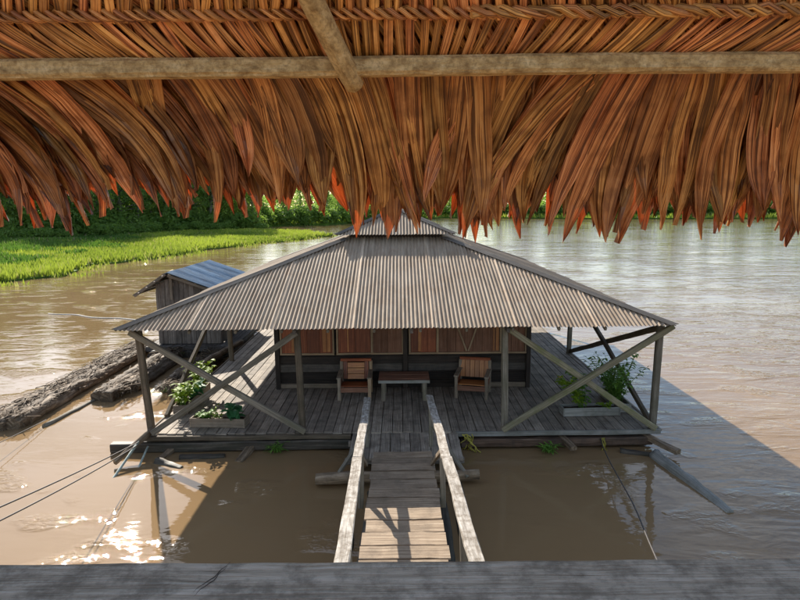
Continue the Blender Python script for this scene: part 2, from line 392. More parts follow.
sl = bpy.data.lights.new('Sun', 'SUN'); sl.energy = 5.0; sl.angle = R(.5); sl.color = (1, .93, .82)
so = bpy.data.objects.new('Sun', sl); COL.objects.link(so)
sd = V((math.sin(R(SUN_AZ))*math.cos(R(SUN_EL)), math.cos(R(SUN_AZ))*math.cos(R(SUN_EL)), math.sin(R(SUN_EL))))
so.rotation_euler = sd.to_track_quat('Z', 'Y').to_euler(); so.location = sd*60

cam = bpy.data.cameras.new('Camera'); cam.lens = 27; cam.sensor_width = 36; cam.clip_start = .05; cam.clip_end = 6000
co = bpy.data.objects.new('Camera', cam); COL.objects.link(co); S.camera = co
PITCH = 9.0
mt = Euler((R(90-PITCH), 0, 0)).to_matrix() @ Matrix.Rotation(R(-.5), 3, 'Z')
co.matrix_world = Matrix.Translation((0, 0, EYE)) @ mt.to_4x4()
S.view_settings.view_transform = 'Standard'; S.view_settings.look = 'None'; S.view_settings.gamma = 1
S.view_settings.exposure = 1.02; S.view_settings.use_curve_mapping = False
S.render.resolution_x = 1024; S.render.resolution_y = 768

# ------------------------------------------------------------------ water and banks
mb = MB()
mb.quad((-3000, -400, 0), (3000, -400, 0), (3000, 4000, 0), (-3000, 4000, 0))
struct(mb, 'water', M['water'])

def poly_sheet(mb, pts, z, skirt=.8):
    n = len(mb.v); mb.v += [V((x, y, z)) for x, y in pts]
    mb.face(tuple(range(n, n+len(pts))), [(x, y) for x, y in pts])
    n = len(mb.v)
    for x, y in pts: mb.v += [V((x, y, z)), V((x, y, z-skirt))]
    k = len(pts)
    for i in range(k):
        j = (i+1) % k
        mb.face((n+2*i, n+2*i+1, n+2*j+1, n+2*j), [(0, 0)]*4)
def wavy(pts, amp, step, seed):
    out = []
    for i in range(len(pts)-1):
        a = V((*pts[i], 0)); b = V((*pts[i+1], 0)); L = (b-a).length; k = max(1, int(L/step))
        nn = V((-(b-a).y, (b-a).x, 0)).normalized()
        for q in range(k):
            p = a+(b-a)*(q/k); p += nn*noise.noise(V((p.x*.15, p.y*.15, seed)))*amp*2
            p += nn*noise.noise(V((p.x*.6, p.y*.6, seed)))*amp*.8
            out.append((p.x, p.y))
    out.append(pts[-1]); return out
shore = [(-140, -60), (-75, 5), (-40, 28), (-26.6, 39.5), (-26.9, 53.6), (-22.6, 68), (-14.7, 88), (-11.5, 100), (-16, 112), (-30, 122), (-50, 128), (-80, 132)]
near_poly = wavy(shore, 1.6, .9, 1.5)+[(-400, 150), (-400, -60)]
mb = MB(); poly_sheet(mb, near_poly, .10); struct(mb, 'ground', M['bank'])
far_shore = [(-400, 152), (-90, 140), (-35, 148), (-15, 168), (2, 215), (22, 232), (48, 205), (75, 190), (110, 182), (160, 184), (260, 210), (600, 240)]
far_poly = wavy(far_shore, 2.0, 4, 4.5)+[(3000, 900), (3000, 3500), (-3000, 3500), (-3000, 400)]
mb = MB(); poly_sheet(mb, far_poly, .35); o = struct(mb, 'ground', M['bank'])

def inside(x, y, poly):
    c = False; j = len(poly)-1
    for i in range(len(poly)):
        xi, yi = poly[i]; xj, yj = poly[j]
        if (yi > y) != (yj > y) and x < (xj-xi)*(y-yi)/(yj-yi)+xi: c = not c
        j = i
    return c
def blade(mb, x, y, z, h, wd, t):
    a = rnd.uniform(0, PI); dx = math.cos(a)*wd; dy = math.sin(a)*wd
    lx, ly = rnd.uniform(-.35, .35)*h, rnd.uniform(-.35, .35)*h
    n = len(mb.v)
    mb.v += [V((x-dx, y-dy, z)), V((x+dx, y+dy, z)), V((x+lx, y+ly, z+h))]
    mb.face((n, n+1, n+2), [(0, 0), (1, 0), (.5, 1)], t)
gr = MB(); wd_ = MB()
cnt = 0
while cnt < 95000:
    y = 26+110*rnd.random()**1.5; x = rnd.uniform(-75, -10)
    if x/y < -.86 or x/y > -.08 or not inside(x, y, near_poly): continue
    dk = noise.noise(V((x*.09, y*.06, 2.2)))+.5*noise.noise(V((x*.4, y*.3, 7)))
    # dull weed zone behind the bright grass on the left
    dist = (-26-x)/1.0-(y-40)*.25
    h = rnd.uniform(.25, .75)*(1+.5*dk)
    if dist > 6+dk*12 and y < 120:
        blade(wd_, x, y, .08, h*1.3, .16+y*.0012, min(1, max(.07, .5+dk+rnd.uniform(-.4, .4))))
    else:
        blade(gr, x, y, .08, h, .05+y*.0011, min(1, max(.07, .5+dk*1.5+rnd.uniform(-.3, .3))))
    if rnd.random() < .07:
        (gr if cnt % 2 else wd_).t[-1] = 0.0
    cnt += 1
for i in range(9000):      # ragged floating margin
    k = rnd.randrange(len(near_poly)-3); px_, py_ = near_poly[k]
    if py_ < 25: continue
    cl = noise.noise(V((px_*.5, py_*.5, 3)))
    if cl < -.05: continue
    a_ = rnd.gauss(0, .8)+.6; blade(gr, px_+a_, py_+rnd.gauss(0, .7), 0, rnd.uniform(.15, .4), .07, rnd.choice((0, .1, .3, .6)))
for i in range(26000):
    y = rnd.uniform(150, 245); x = rnd.uniform(-40, 190)
    if inside(x, y, far_poly) and not inside(x, y-26, far_poly): blade(gr, x, y, .33, rnd.uniform(.6, 1.7), .35, rnd.random())
struct(gr, 'grass', M['grass'], 'stuff'); struct(wd_, 'marsh_weed', M['weed'], 'stuff')

# ------------------------------------------------------------------ trees
def leafball(mb, c, r, n, ls, flat=.7, t0=0.5):
    for i in range(n):
        d = V((rnd.gauss(0, 1), rnd.gauss(0, 1), rnd.gauss(0, 1))).normalized()
        rr = r*(.55+.5*rnd.random())
        p = V(c)+V((d.x*rr, d.y*rr, d.z*rr*flat))
        a = (d+V((rnd.uniform(-.8, .8), rnd.uniform(-.8, .8), rnd.uniform(-.2, .9)))).normalized()
        u = a.orthogonal().normalized(); u = Matrix.Rotation(rnd.uniform(0, 2*PI), 3, a) @ u; q = a.cross(u)
        s1 = ls*rnd.uniform(.6, 1.3); s2 = s1*rnd.uniform(.35, .6)
        k = len(mb.v); mb.v += [p-u*s1, p-q*s2, p+u*s1-a*s1*.25, p+q*s2]
        mb.face((k, k+1, k+2, k+3), [(0, 0), (1, 0), (1, 1), (0, 1)], min(1, max(0, t0+rnd.uniform(-.35, .35))))
def make_tree(name, label, H, cr, leaf, nb, npb, ls, base=.12, group=None):
    t = thing(name, label, 'tree', (0, 0, -50), 0, group); org = V((0, 0, 0)); t['_org'] = (0, 0, 0)
    tr = MB(); top = V((rnd.uniform(-.6, .6), rnd.uniform(-.6, .6), H*.8))
    pts = [V((0, 0, -.2)), V((rnd.uniform(-.2, .2), 0, H*.25)), V((rnd.uniform(-.4, .4), rnd.uniform(-.3, .3), H*.5)), top]
    r = H*.02
    tr.tube(pts, [r*1.4, r, r*.8, r*.3], 8)
    cb = MB()
    for i in range(nb):
        f = base+(1-base)*((i+.5)/nb); z = H*f
        prof = math.sin(PI*min(1, (f-base)/(1-base)*.85+.18))**.6
        a = i*2.4+rnd.uniform(-.5, .5); rr = cr*prof*rnd.uniform(.35, 1.0)
        c = V((math.cos(a)*rr, math.sin(a)*rr, z))
        br = cr*rnd.uniform(.28, .48)
        leafball(cb, c, br, npb, ls, .75, .25+.6*rnd.random())
        s0 = pts[1].lerp(top, max(0, f-.25))
        tr.tube([s0, s0.lerp(c, .55)+V((0, 0, .1)), c], [r*.4, r*.25, r*.1], 5)
    tr.build('trunk', M['trunk'], t, org); cb.build('crown', leaf, t, org)
    return t
def make_palm(H, label):
    t = thing('palm_tree', label, 'palm', (0, 0, -50)); t['_org'] = (0, 0, 0); org = V((0, 0, 0))
    tr = MB(); top = V((.4, .1, H)); tr.tube([V((0, 0, -.2)), V((.05, 0, H*.4)), V((.2, 0, H*.75)), top], [.2, .15, .13, .12], 8)
    cb = MB()
    for i in range(20):
        a = i*2.399; e = rnd.uniform(-.1, 1.2); L = rnd.uniform(2.2, 3.2); prev = None
        d = V((math.cos(a), math.sin(a), 0)); sd_ = V((-math.sin(a), math.cos(a), 0)); tt = rnd.random()
        for k in range(15):
            f = k/14; p = top+d*(L*f*math.cos(e*(1-f)))+V((0, 0, math.sin(e)*L*f-1.5*f*f*L*.5))
            if prev is not None:
                w_ = .75*math.sin(PI*min(1, f*.9+.12))
                for s_ in (-1, 1):
                    q = p+sd_*s_*w_+V((0, 0, -w_*.6))+d*.15; k0 = len(cb.v)
                    cb.v += [prev, p*.6+prev*.4, q]; cb.face((k0, k0+1, k0+2), [(0, 0), (1, 0), (1, 1)], tt)
            prev = p
    tr.build('trunk', M['trunk'], t, org); cb.build('crown', M['leafC'], t, org); return t
def make_bush(label):
    t = MB()
    for i in range(16):
        a = rnd.uniform(0, 2*PI); r = rnd.uniform(0, 1.5)
        leafball(t, (math.cos(a)*r, math.sin(a)*r, rnd.uniform(.3, 1.3)), rnd.uniform(.5, .8), 70, .17, .8, .2+.6*rnd.random())
    o = solo(t, 'bush', M['leafA'], label, 'bush', (0, 0, 0)); o.location = (0, 0, -50); return o
protos = [
    (make_tree('broadleaf_tree', 'x', 11, 3.4, M['leafA'], 34, 120, .20, .04), 'mid green tree'),
    (make_tree('broadleaf_tree', 'x', 14, 3.6, M['leafB'], 40, 120, .22, .05), 'tall dark tree'),
    (make_tree('broadleaf_tree', 'x', 9, 2.8, M['leafC'], 28, 130, .17, .03), 'short yellow green tree'),
    (make_tree('broadleaf_tree', 'x', 12, 2.5, M['leafA'], 26, 110, .18, .30), 'slender pale trunked tree'),
    (make_tree('broadleaf_tree', 'x', 16, 4.2, M['leafA'], 44, 120, .25, .10), 'tallest broad tree'),
    (make_palm(8, 'x'), 'feathery palm'),
]
bush0 = make_bush('x')
index_children()
def ordinal(i):
    w1 = ['first', 'second', 'third', 'fourth', 'fifth', 'sixth', 'seventh', 'eighth', 'ninth', 'tenth', 'eleventh', 'twelfth', 'thirteenth', 'fourteenth', 'fifteenth', 'sixteenth', 'seventeenth', 'eighteenth', 'nineteenth']
    tens = {2: 'twenty', 3: 'thirty', 4: 'forty', 5: 'fifty', 6: 'sixty'}
    tenth = {2: 'twentieth', 3: 'thirtieth', 4: 'fortieth', 5: 'fiftieth', 6: 'sixtieth'}
    if i < 19: return w1[i]
    n = i+1
    return tenth[n//10] if n % 10 == 0 else tens[n//10]+'-'+w1[n % 10-1]
def lerp_path(path, f):
    L = [0]
    for i in range(1, len(path)): L.append(L[-1]+math.dist(path[i], path[i-1]))
    d = f*L[-1]
    for i in range(1, len(path)):
        if d <= L[i]+1e-6:
            k = (d-L[i-1])/(L[i]-L[i-1]); return (path[i-1][0]+(path[i][0]-path[i-1][0])*k, path[i-1][1]+(path[i][1]-path[i-1][1])*k)
used = set()
def place(entry, x, y, z, rz, sc, label, group):
    root = entry[0]
    if id(root) in used:
        o = dup(root, (x, y, z), rz, sc)
    else:
        used.add(id(root)); o = root; o.location = (x, y, z); o.rotation_euler = (0, 0, rz); o.scale = (sc, sc, sc)
    o['label'] = label; o['group'] = group; return o
def row(path, n, kinds, scr, jx, z, where, group):
    items = []
    for i in range(n):
        x, y = lerp_path(path, (i+.5)/n); x += rnd.uniform(-jx, jx); y += rnd.uniform(-jx, jx)
        items.append((x/y, x, y))
    items.sort()
    for i, (_, x, y) in enumerate(items):
        k = kinds[rnd.randrange(len(kinds))]; sc = rnd.uniform(*scr)
        place(protos[k], x, y, z, rnd.uniform(0, 6.28), sc, '%s, %s from the left %s' % (protos[k][1], ordinal(i), where), group)
row([(-66, 76), (-60, 92), (-54, 110), (-44, 126), (-30, 131), (-22, 121)][:5], 24, [0, 0, 1, 2, 2, 3, 5], (1.0, 1.4), 1.5, .1, 'in front row of left bank wood', 'trees along the front of the left bank wood')
row([(-80, 84), (-72, 100), (-62, 120), (-50, 134), (-34, 137)], 22, [0, 1, 1, 4, 3], (1.35, 1.8), 2, .1, 'in rear row of left bank wood', 'trees at the rear of the left bank wood')
row([(-44, 156), (-30, 160), (-14, 178), (-2, 200), (6, 228), (24, 246)], 20, [0, 1, 2, 4, 3], (.8, 1.05), 2, .3, 'on the distant river bend', 'trees on the distant river bend')
row([(34, 236), (52, 222), (78, 208), (112, 200), (162, 202), (200, 212)], 32, [0, 1, 4, 2, 3, 5], (.8, 1.25), 4, .3, 'on the far right bank', 'trees on the far right bank')
items = []
for i in range(30):
    x, y = lerp_path([(-62, 70), (-56, 88), (-50, 106), (-41, 120), (-28, 126)], (i+.5)/30)
    items.append(((x+rnd.uniform(-2, 3))/y, x+rnd.uniform(-2, 3), y+rnd.uniform(-2, 2)))
items.sort(key=lambda a: a[1]/a[2])
for i, (_, x, y) in enumerate(items):
    place((bush0,), x, y, .1, rnd.uniform(0, 6), rnd.uniform(.8, 1.5), 'green bush at the foot of the left bank trees, %s from the left' % ordinal(i), 'bushes at the foot of the left bank trees')

def bushes(path, n, scr, z, jx, fmt, group):
    it = []
    for i in range(n):
        x, y = lerp_path(path, (i+.5)/n); it.append((x+rnd.uniform(-jx, jx), y+rnd.uniform(-jx, jx)))
    it.sort(key=lambda a: a[0]/a[1])
    for i, (x, y) in enumerate(it):
        place((bush0,), x, y, z, rnd.uniform(0, 6), rnd.uniform(*scr), fmt % ordinal(i), group)
bushes([(-68, 74), (-61, 90), (-55, 108), (-45, 123), (-31, 129)], 26, (1.9, 3.0), .1, 1.5, 'tall thicket between the left bank trees, %s from the left', 'thickets between the left bank trees')
bushes([(-44, 154), (-28, 157), (-14, 176), (-1, 204), (8, 230), (24, 242)], 22, (2.0, 3.2), .3, 1.5, 'thicket on the distant river bend, %s from the left', 'thickets on the distant river bend')
bushes([(34, 234), (52, 220), (78, 206), (112, 198), (162, 200)], 34, (2.2, 4.0), .3, 2, 'thicket on the far right bank, %s from the left', 'thickets on the far right bank')
mb = MB()      # the far-off forest that closes the horizon
for i in range(420):
    x, y = lerp_path([(-190, 190), (-90, 200), (-20, 262), (40, 290), (120, 262), (230, 262), (420, 330)], rnd.random()); y += rnd.uniform(0, 40)
    leafball(mb, (x, y, rnd.uniform(1, 10)), rnd.uniform(3.5, 6.5), 75, .9, .85, rnd.random())
struct(mb, 'distant_forest', M['leafB'], 'stuff')

# ------------------------------------------------------------------ the floating house
CX = -.05
EX0, EX1, EY0, EY1 = CX-5.6, CX+5.5, 11.6, 25.6
EAVE = DZ+2.3; TS = .364
HW = EX1-EX0
house = thing('floating_house', 'open porched wooden floating house under a hipped corrugated metal roof', 'house', (CX, 12, 0))
# deck
mb = MB(); x = -5.32; i = 0
while x < 5.36:
    wdt = rnd.uniform(.17, .24); ys = [12.0+rnd.uniform(-.03, .03), 16+rnd.uniform(-1.2, 1.2), 20.5+rnd.uniform(-1, 1), 25]
    for a, b in zip(ys, ys[1:]):
        z = DZ-.02+rnd.uniform(-.004, .004)
        mb.beam((x+wdt/2, a, z), (x+wdt/2, b-.012, z), wdt-.012, .04, jit=.0022, ch=.005, seg=6)
    x += wdt
deck = mb.build('deck', M['deck'], house)
mb = MB(); x = -1.02
while x < 1.12:
    mb.beam((x+.1, 10.72+rnd.uniform(-.03, .03), DZ-.05), (x+.1, 12.02, DZ-.05), .19, .04, jit=.003); x += .2
mb.beam((-1.08, 10.85, DZ-.13), (1.2, 10.85, DZ-.13), .09, .11, jit=.006); mb.beam((-1.08, 11.7, DZ-.13), (1.2, 11.7, DZ-.13), .09, .11)
mb.build('landing', M['deck'], house)
for k, yy in enumerate((13.2, 16, 19, 22, 24.6)):
    mb = MB(); mb.beam((-5.3, yy, DZ-.13), (5.35, yy, DZ-.13), .12, .15, jit=.006); mb.build('joist', M['post'], house)
for xx, l0, l1 in ((-4.9, 12.15, 25), (-3.3, 12.2, 25.2), (-1.6, 12.3, 25), (.2, 12.2, 25), (1.9, 12.3, 25), (3.6, 12.2, 25), (5.0, 12.25, 25.3)):
    mb = MB(); mb.pole((xx, l0, -.02), (xx, l1, -.02), .24, .2, n=12, jit=.1, lump=.05); mb.build('float_log', M['log'], house)
mb = MB(); mb.beam((-6.05, 11.93, .10), (-1.05, 11.96, .12), .2, .2, jit=.012, seg=16); mb.build('front_beam', M['log'], house)
mb = MB(); mb.beam((-5.45, 11.94, .275), (-1.05, 11.955, .285), .1, .10, jit=.007, seg=14); mb.build('edge_board', M['post'], house)
mb = MB(); mb.beam((1.25, 11.95, .12), (5.25, 12.0, .13), .2, .17, jit=.012, seg=14); mb.build('front_beam', M['redlog'], house)
mb = MB(); mb.beam((1.15, 11.94, .31), (5.42, 11.96, .325), .05, .10, jit=.004, seg=12); mb.build('edge_board', M['gplanter'], house)
mb = MB(); mb.beam((-5.36, 11.9, .31), (-5.36, 25, .31), .05, .10); mb.build('edge_board', M['post'], house)
mb = MB(); mb.beam((5.42, 12.0, .31), (5.42, 25, .31), .05, .10); mb.build('edge_board', M['post'], house)
for p0, p1, s_ in (((3.35, 12.2, .2), (3.5, 11.55, .13), .09), ((5.05, 12.3, .21), (5.5, 11.3, .15), .1), ((-3.05, 12.2, .15), (-3.25, 11.35, -.02), .11), ((-4.7, 12.1, .1), (-4.9, 11.5, -.03), .09)):
    mb = MB(); mb.beam(p0, p1, s_*1.5, s_, jit=.01); mb.build('beam_stub', M['drift'], house)
# posts
posts = [(-5.25, 12.05, -5.38), (-2.07, 12.05, -2.12), (2.17, 12.05, 2.15), (5.28, 12.05, 5.33), (-5.2, 18.0, -5.25), (5.35, 18.6, 5.38), (-5.2, 24.4, -5.2), (5.3, 24.4, 5.3)]
for (x0, y0, x1) in posts:
    mb = MB(); mb.beam((x0, y0, DZ-.04), (x1, y0, EAVE-.02), .13, .13, jit=.006, ch=.02); mb.build('post', M['post'] if x0 < 0 else M['grey'], house)
# braces
def brace(p0, p1, m, w=.085, h=.12, up=(0, 1, 0)):
    mb = MB(); mb.beam(p0, p1, h, w, up=up, jit=.005); return mb.build('brace', M[m], house)
brace((-5.5, 11.94, EAVE-.10), (-2.0, 11.92, DZ+.05), 'grey'); brace((-5.15, 11.84, DZ+.08), (-2.08, 11.83, EAVE-.12), 'grey')
brace((2.2, 11.94, EAVE-.10), (5.3, 11.92, DZ+.06), 'moss'); brace((2.1, 11.84, DZ+.08), (5.5, 11.83, EAVE-.05), 'moss')
brace((5.40, 12.1, EAVE-.12), (5.38, 18.6, DZ+.05), 'post', up=(1, 0, 0)); brace((5.30, 12.2, DZ+.1), (5.30, 18.4, EAVE-.1), 'post', up=(1, 0, 0))
brace((-5.3, 13.0, DZ+.02), (-5.34, 17.9, EAVE-.1), 'post', up=(1, 0, 0))
# eave beams
for p0, p1 in (((-5.4, 12.05, EAVE-.0), (5.3, 12.05, EAVE-.0)), ((-5.3, 12, EAVE-.0), (-5.3, 25, EAVE-.0)), ((5.2, 12, EAVE-.0), (5.2, 25, EAVE-.0))):
    mb = MB(); mb.beam(p0, p1, .08, .12); mb.build('eave_beam', M['grey'], house)
for k in range(10):
    mb = MB(); xx = -4.2+k*.92; mb.beam((xx, 11.68, EAVE-.07), (xx, 12.8, EAVE+.34), .05, .07); mb.build('rafter', M['grey'], house)
for xx in (-2.12, .22, 2.16):
    mb = MB(); mb.beam((xx, 11.72, EAVE-.09), (xx, 12.2, EAVE-.02), .07, .09); mb.build('bracket', M['belt'], house)

# corrugated faces
PITCHW = .083; AMP = .012
def corr(mb, O, ud, vd, W, dtop, ts, seed, s0=0.0, sheet=1.62, rows=(3.42,)):
    O = V(O); ud = V(ud); vd = V(vd); n = (ud.cross(vd+V((0, 0, ts)))).normalized()
    if n.z < 0: n = -n
    du = PITCHW/8; cols = int(W/du)
    rr = random.Random(seed); tints = [[rr.uniform(.40, .56) for a in range(40)] for b in range(4)]
    off = 1.43 if seed == 1 else rr.uniform(.4, 1.2)
    prev = None
    for i in range(cols+1):
        u = min(W, i*du); sm = min(dtop, u, W-u)
        if sm < s0: sm = s0
        kf = (u-off)/sheet; k = math.floor(kf); fr = (kf-k)*sheet
        lift = .010 if fr < .09 else 0.0
        base = AMP*math.cos(2*PI*u/PITCHW)+lift
        svals = [0, .004]
        R0 = [s0]
        for b in rows: R0 += [b-.001, b] if s0 < b < sm else [sm, sm]
        R0.append(sm)
        pts = []
        for q, sv in enumerate(R0):
            sv = min(sv, sm)
            under = 0.012 if q >= 2 and rows else 0.0
            sag = .02*noise.noise(V((u*.7, sv*.7, seed)))
            jag = (rr.uniform(-.004, .004)+.012*noise.noise(V((k*3.1, seed, 1)))) if q == 0 else 0
            pts.append((O+ud*u+vd*(sv+jag)+V((0, 0, ts*sv))+n*(base-under+sag), (u, sv), k, fr))
        if prev is not None:
            n0 = len(mb.v); m_ = len(pts)
            mb.v += [p[0] for p in prev]+[p[0] for p in pts]
            for q in range(m_-1):
                if (pts[q+1][1][1]-pts[q][1][1]) < 1e-5 and (prev[q+1][1][1]-prev[q][1][1]) < 1e-5: continue
                t = tints[q % 4][k % 40]
                if fr < .09 and pts[0][2] == k: t = 1.0
                mb.face((n0+q, n0+m_+q, n0+m_+q+1, n0+q+1), [prev[q][1], pts[q][1], pts[q+1][1], prev[q+1][1]], t, False)
        prev = pts
X_, Y_ = V((1, 0, 0)), V((0, 1, 0))
D_ = EY1-EY0
roof_faces = []
mb = MB(); corr(mb, (EX0, EY0, EAVE), X_, Y_, HW, 4.45, TS, 1); front = mb.build('roof', M['roof'], house)
mb = MB(); corr(mb, (EX0, EY1, EAVE), -Y_, X_, D_, 4.45, TS, 2)
corr(mb, (EX1, EY0, EAVE), Y_, -X_, D_, 4.45, TS, 3); corr(mb, (EX1, EY1, EAVE), -X_, -Y_, HW, 4.45, TS, 4)
mb.build('side_roof', M['roof'], house)
# upper tier
S1 = 4.0; ux0, ux1, uy0, uy1 = EX0+S1, EX1-S1, EY0+S1, EY1-S1
UZ = EAVE+S1*TS+.185; UW = ux1-ux0; UTS = .43
mb = MB(); corr(mb, (ux0, uy0, UZ), X_, Y_, UW, UW/2, UTS, 5, rows=()); up = mb.build('upper_roof', M['roof'], house)
mb = MB(); corr(mb, (ux0, uy1, UZ), -Y_, X_, uy1-uy0, UW/2, UTS, 6, rows=()); corr(mb, (ux1, uy0, UZ), Y_, -X_, uy1-uy0, UW/2, UTS, 7, rows=()); corr(mb, (ux1, uy1, UZ), -X_, -Y_, UW, UW/2, UTS, 8, rows=())
mb.build('upper_side_roof', M['roof'], house)
mb = MB()   # boards closing the vent under the upper tier
for a, b in (((ux0+.35, uy0+.35), (ux1-.35, uy0+.35)), ((ux0+.35, uy1-.35), (ux1-.35, uy1-.35)), ((ux0+.35, uy0+.35), (ux0+.35, uy1-.35)), ((ux1-.35, uy0+.35), (ux1-.35, uy1-.35))):
    mb.beam((a[0], a[1], UZ+.0), (b[0], b[1], UZ+.0), .04, .26)
mb.build('vent_board', M['dark'], house)
def capstrip(p0, p1, nl, nr, wd, lift=.03, seg=8):
    mb = MB(); p0 = V(p0); p1 = V(p1); P = []; U = []
    for i in range(seg+1):
        f = i/seg; c = p0.lerp(p1, f)+V((0, 0, lift+.008*noise.noise(V((f*6, p0.x, 0)))))
        k = wd*(1+.06*noise.noise(V((f*9, p0.y, 4))))
        P.append([c+V(nl)*k, c+V(nl)*k*.35+V((0, 0, .012)), c+V((0, 0, .02)), c+V(nr)*k*.35+V((0, 0, .012)), c+V(nr)*k])
        U.append([(0, f*5), (.1, f*5), (.2, f*5), (.3, f*5), (.4, f*5)])
    mb.grid(P, U, lambda i, j: .35+.25*((i//2) % 2), sm=False)
    return mb
def caps(x0, x1, y0, y1, z, dt, ts, wd, par, name, ridge=True, lift=.03):
    dz = V((0, 0, ts*dt))
    for cx, cy, sx, sy in ((x0, y0, 1, 1), (x1, y0, -1, 1), (x0, y1, 1, -1), (x1, y1, -1, -1)):
        # cap leaves lie in the two roof planes
        fl = V((sx*1.0, 0, 0)); fr = V((0, sy*1.0, 0))
        m_ = capstrip((cx-sx*.04, cy-sy*.04, z-.015), (cx+sx*dt, cy+sy*dt, z+ts*dt), fl, fr, wd, lift)
        m_.build(name, M['cap'], par)
caps(EX0, EX1, EY0, EY1, EAVE, 4.2, TS, .17, front, 'hip_cap')
caps(ux0, ux1, uy0, uy1, UZ, UW/2, UTS, .13, up, 'hip_cap')
mb = capstrip((CX, uy0+UW/2-.1, UZ+UTS*UW/2), (CX, uy1-UW/2+.1, UZ+UTS*UW/2), (1, 0, -UTS), (-1, 0, -UTS), .2); mb.build('ridge_cap', M['cap'], up)
# walls
WX0, WX1, WY = -3.2, 3.32, 15.1
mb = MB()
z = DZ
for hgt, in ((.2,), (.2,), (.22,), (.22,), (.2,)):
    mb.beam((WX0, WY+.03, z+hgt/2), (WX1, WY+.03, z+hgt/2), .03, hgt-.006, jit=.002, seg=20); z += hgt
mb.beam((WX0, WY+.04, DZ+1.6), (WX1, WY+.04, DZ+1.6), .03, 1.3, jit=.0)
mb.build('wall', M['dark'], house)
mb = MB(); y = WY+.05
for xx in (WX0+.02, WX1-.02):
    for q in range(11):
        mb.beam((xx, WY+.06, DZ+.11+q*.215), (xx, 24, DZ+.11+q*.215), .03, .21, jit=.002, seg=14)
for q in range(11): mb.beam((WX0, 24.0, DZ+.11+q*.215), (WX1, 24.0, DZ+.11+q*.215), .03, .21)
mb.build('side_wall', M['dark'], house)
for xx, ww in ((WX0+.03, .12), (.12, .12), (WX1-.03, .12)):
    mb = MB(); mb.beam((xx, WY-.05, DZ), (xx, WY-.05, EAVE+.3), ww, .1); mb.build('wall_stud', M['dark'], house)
mb = MB(); mb.beam((WX0, WY-.012, DZ+.54), (.05, WY-.012, DZ+.55), .025, .20, jit=.003, up=(0, 0, 1)); mb.beam((.2, WY-.012, DZ+.55), (WX1, WY-.012, DZ+.56), .025, .2, jit=.003); mb.build('belt_board', M['belt'], house)
mb = MB(); mb.beam((WX0, WY-.03, DZ+.07), (-1.6, WY-.03, DZ+.07), .06, .12, jit=.006); mb.beam((2.1, WY-.03, DZ+.07), (WX1, WY-.03, DZ+.07), .06, .12, jit=.006); mb.build('base_board', M['planter'], house)
def window(x0, x1, mat, cols, z0=DZ+.95, z1=DZ+2.15, vb=None, hot=()):
    mb = MB(); n = cols; wd = (x1-x0)/n
    for i in range(n):
        mb.beam((x0+wd*(i+.5), WY-.02, z0), (x0+wd*(i+.5), WY-.02, z1), .03 if False else wd-.006, .02, up=(0, 1, 0), jit=.001, t=rnd.random()*.8)
    wn = mb.build('window_panel', M[mat], house)
    mb = MB(); f = .045
    for a, b in (((x0-f/2, z0), (x0-f/2, z1)), ((x1+f/2, z0), (x1+f/2, z1))): mb.beam((a[0], WY-.05, a[1]), (b[0], WY-.05, b[1]), f, .05, up=(0, 1, 0))
    mb.beam((x0-f, WY-.053, z0-f/2), (x1+f, WY-.053, z0-f/2), .06, f); mb.beam((x0-f, WY-.053, z1+f/2), (x1+f, WY-.053, z1+f/2), .06, f)
    mb.build('frame', M['frame'], wn)
    if hot:
        mb = MB()
        for a, b in hot:
            mb = MB(); mb.beam(((a+b)/2, WY-.045, z0+.03), ((a+b)/2, WY-.045, z1), b-a, .012, up=(0, 1, 0), jit=.003); mb.build('orange_plank', M['orange'], wn)
    if vb:
        mb = MB(); c = vb
        mb.beam((c-.38, WY-.055, z1-.2), (c-.02, WY-.055, z0+.03), .04, .02, up=(0, 1, 0)); mb.beam((c+.34, WY-.055, z1-.25), (c+.02, WY-.055, z0+.03), .04, .02, up=(0, 1, 0))
        mb.build('cross_strip', M['frame'], wn)
window(-3.05, -1.75, 'red', 4, hot=((-2.0, -1.9), (-2.8, -2.74), (-1.88, -1.80)))
window(-1.60, -.76, 'red', 2, hot=((-1.36, -1.33),))
window(-.70, .04, 'panel', 2)
window(.26, .92, 'red', 3, hot=((.46, .53),))
window(.98, 2.55, 'panel', 7, vb=1.72, hot=((2.38, 2.42), (2.46, 2.53)))
window(2.68, 3.2, 'panel', 3)

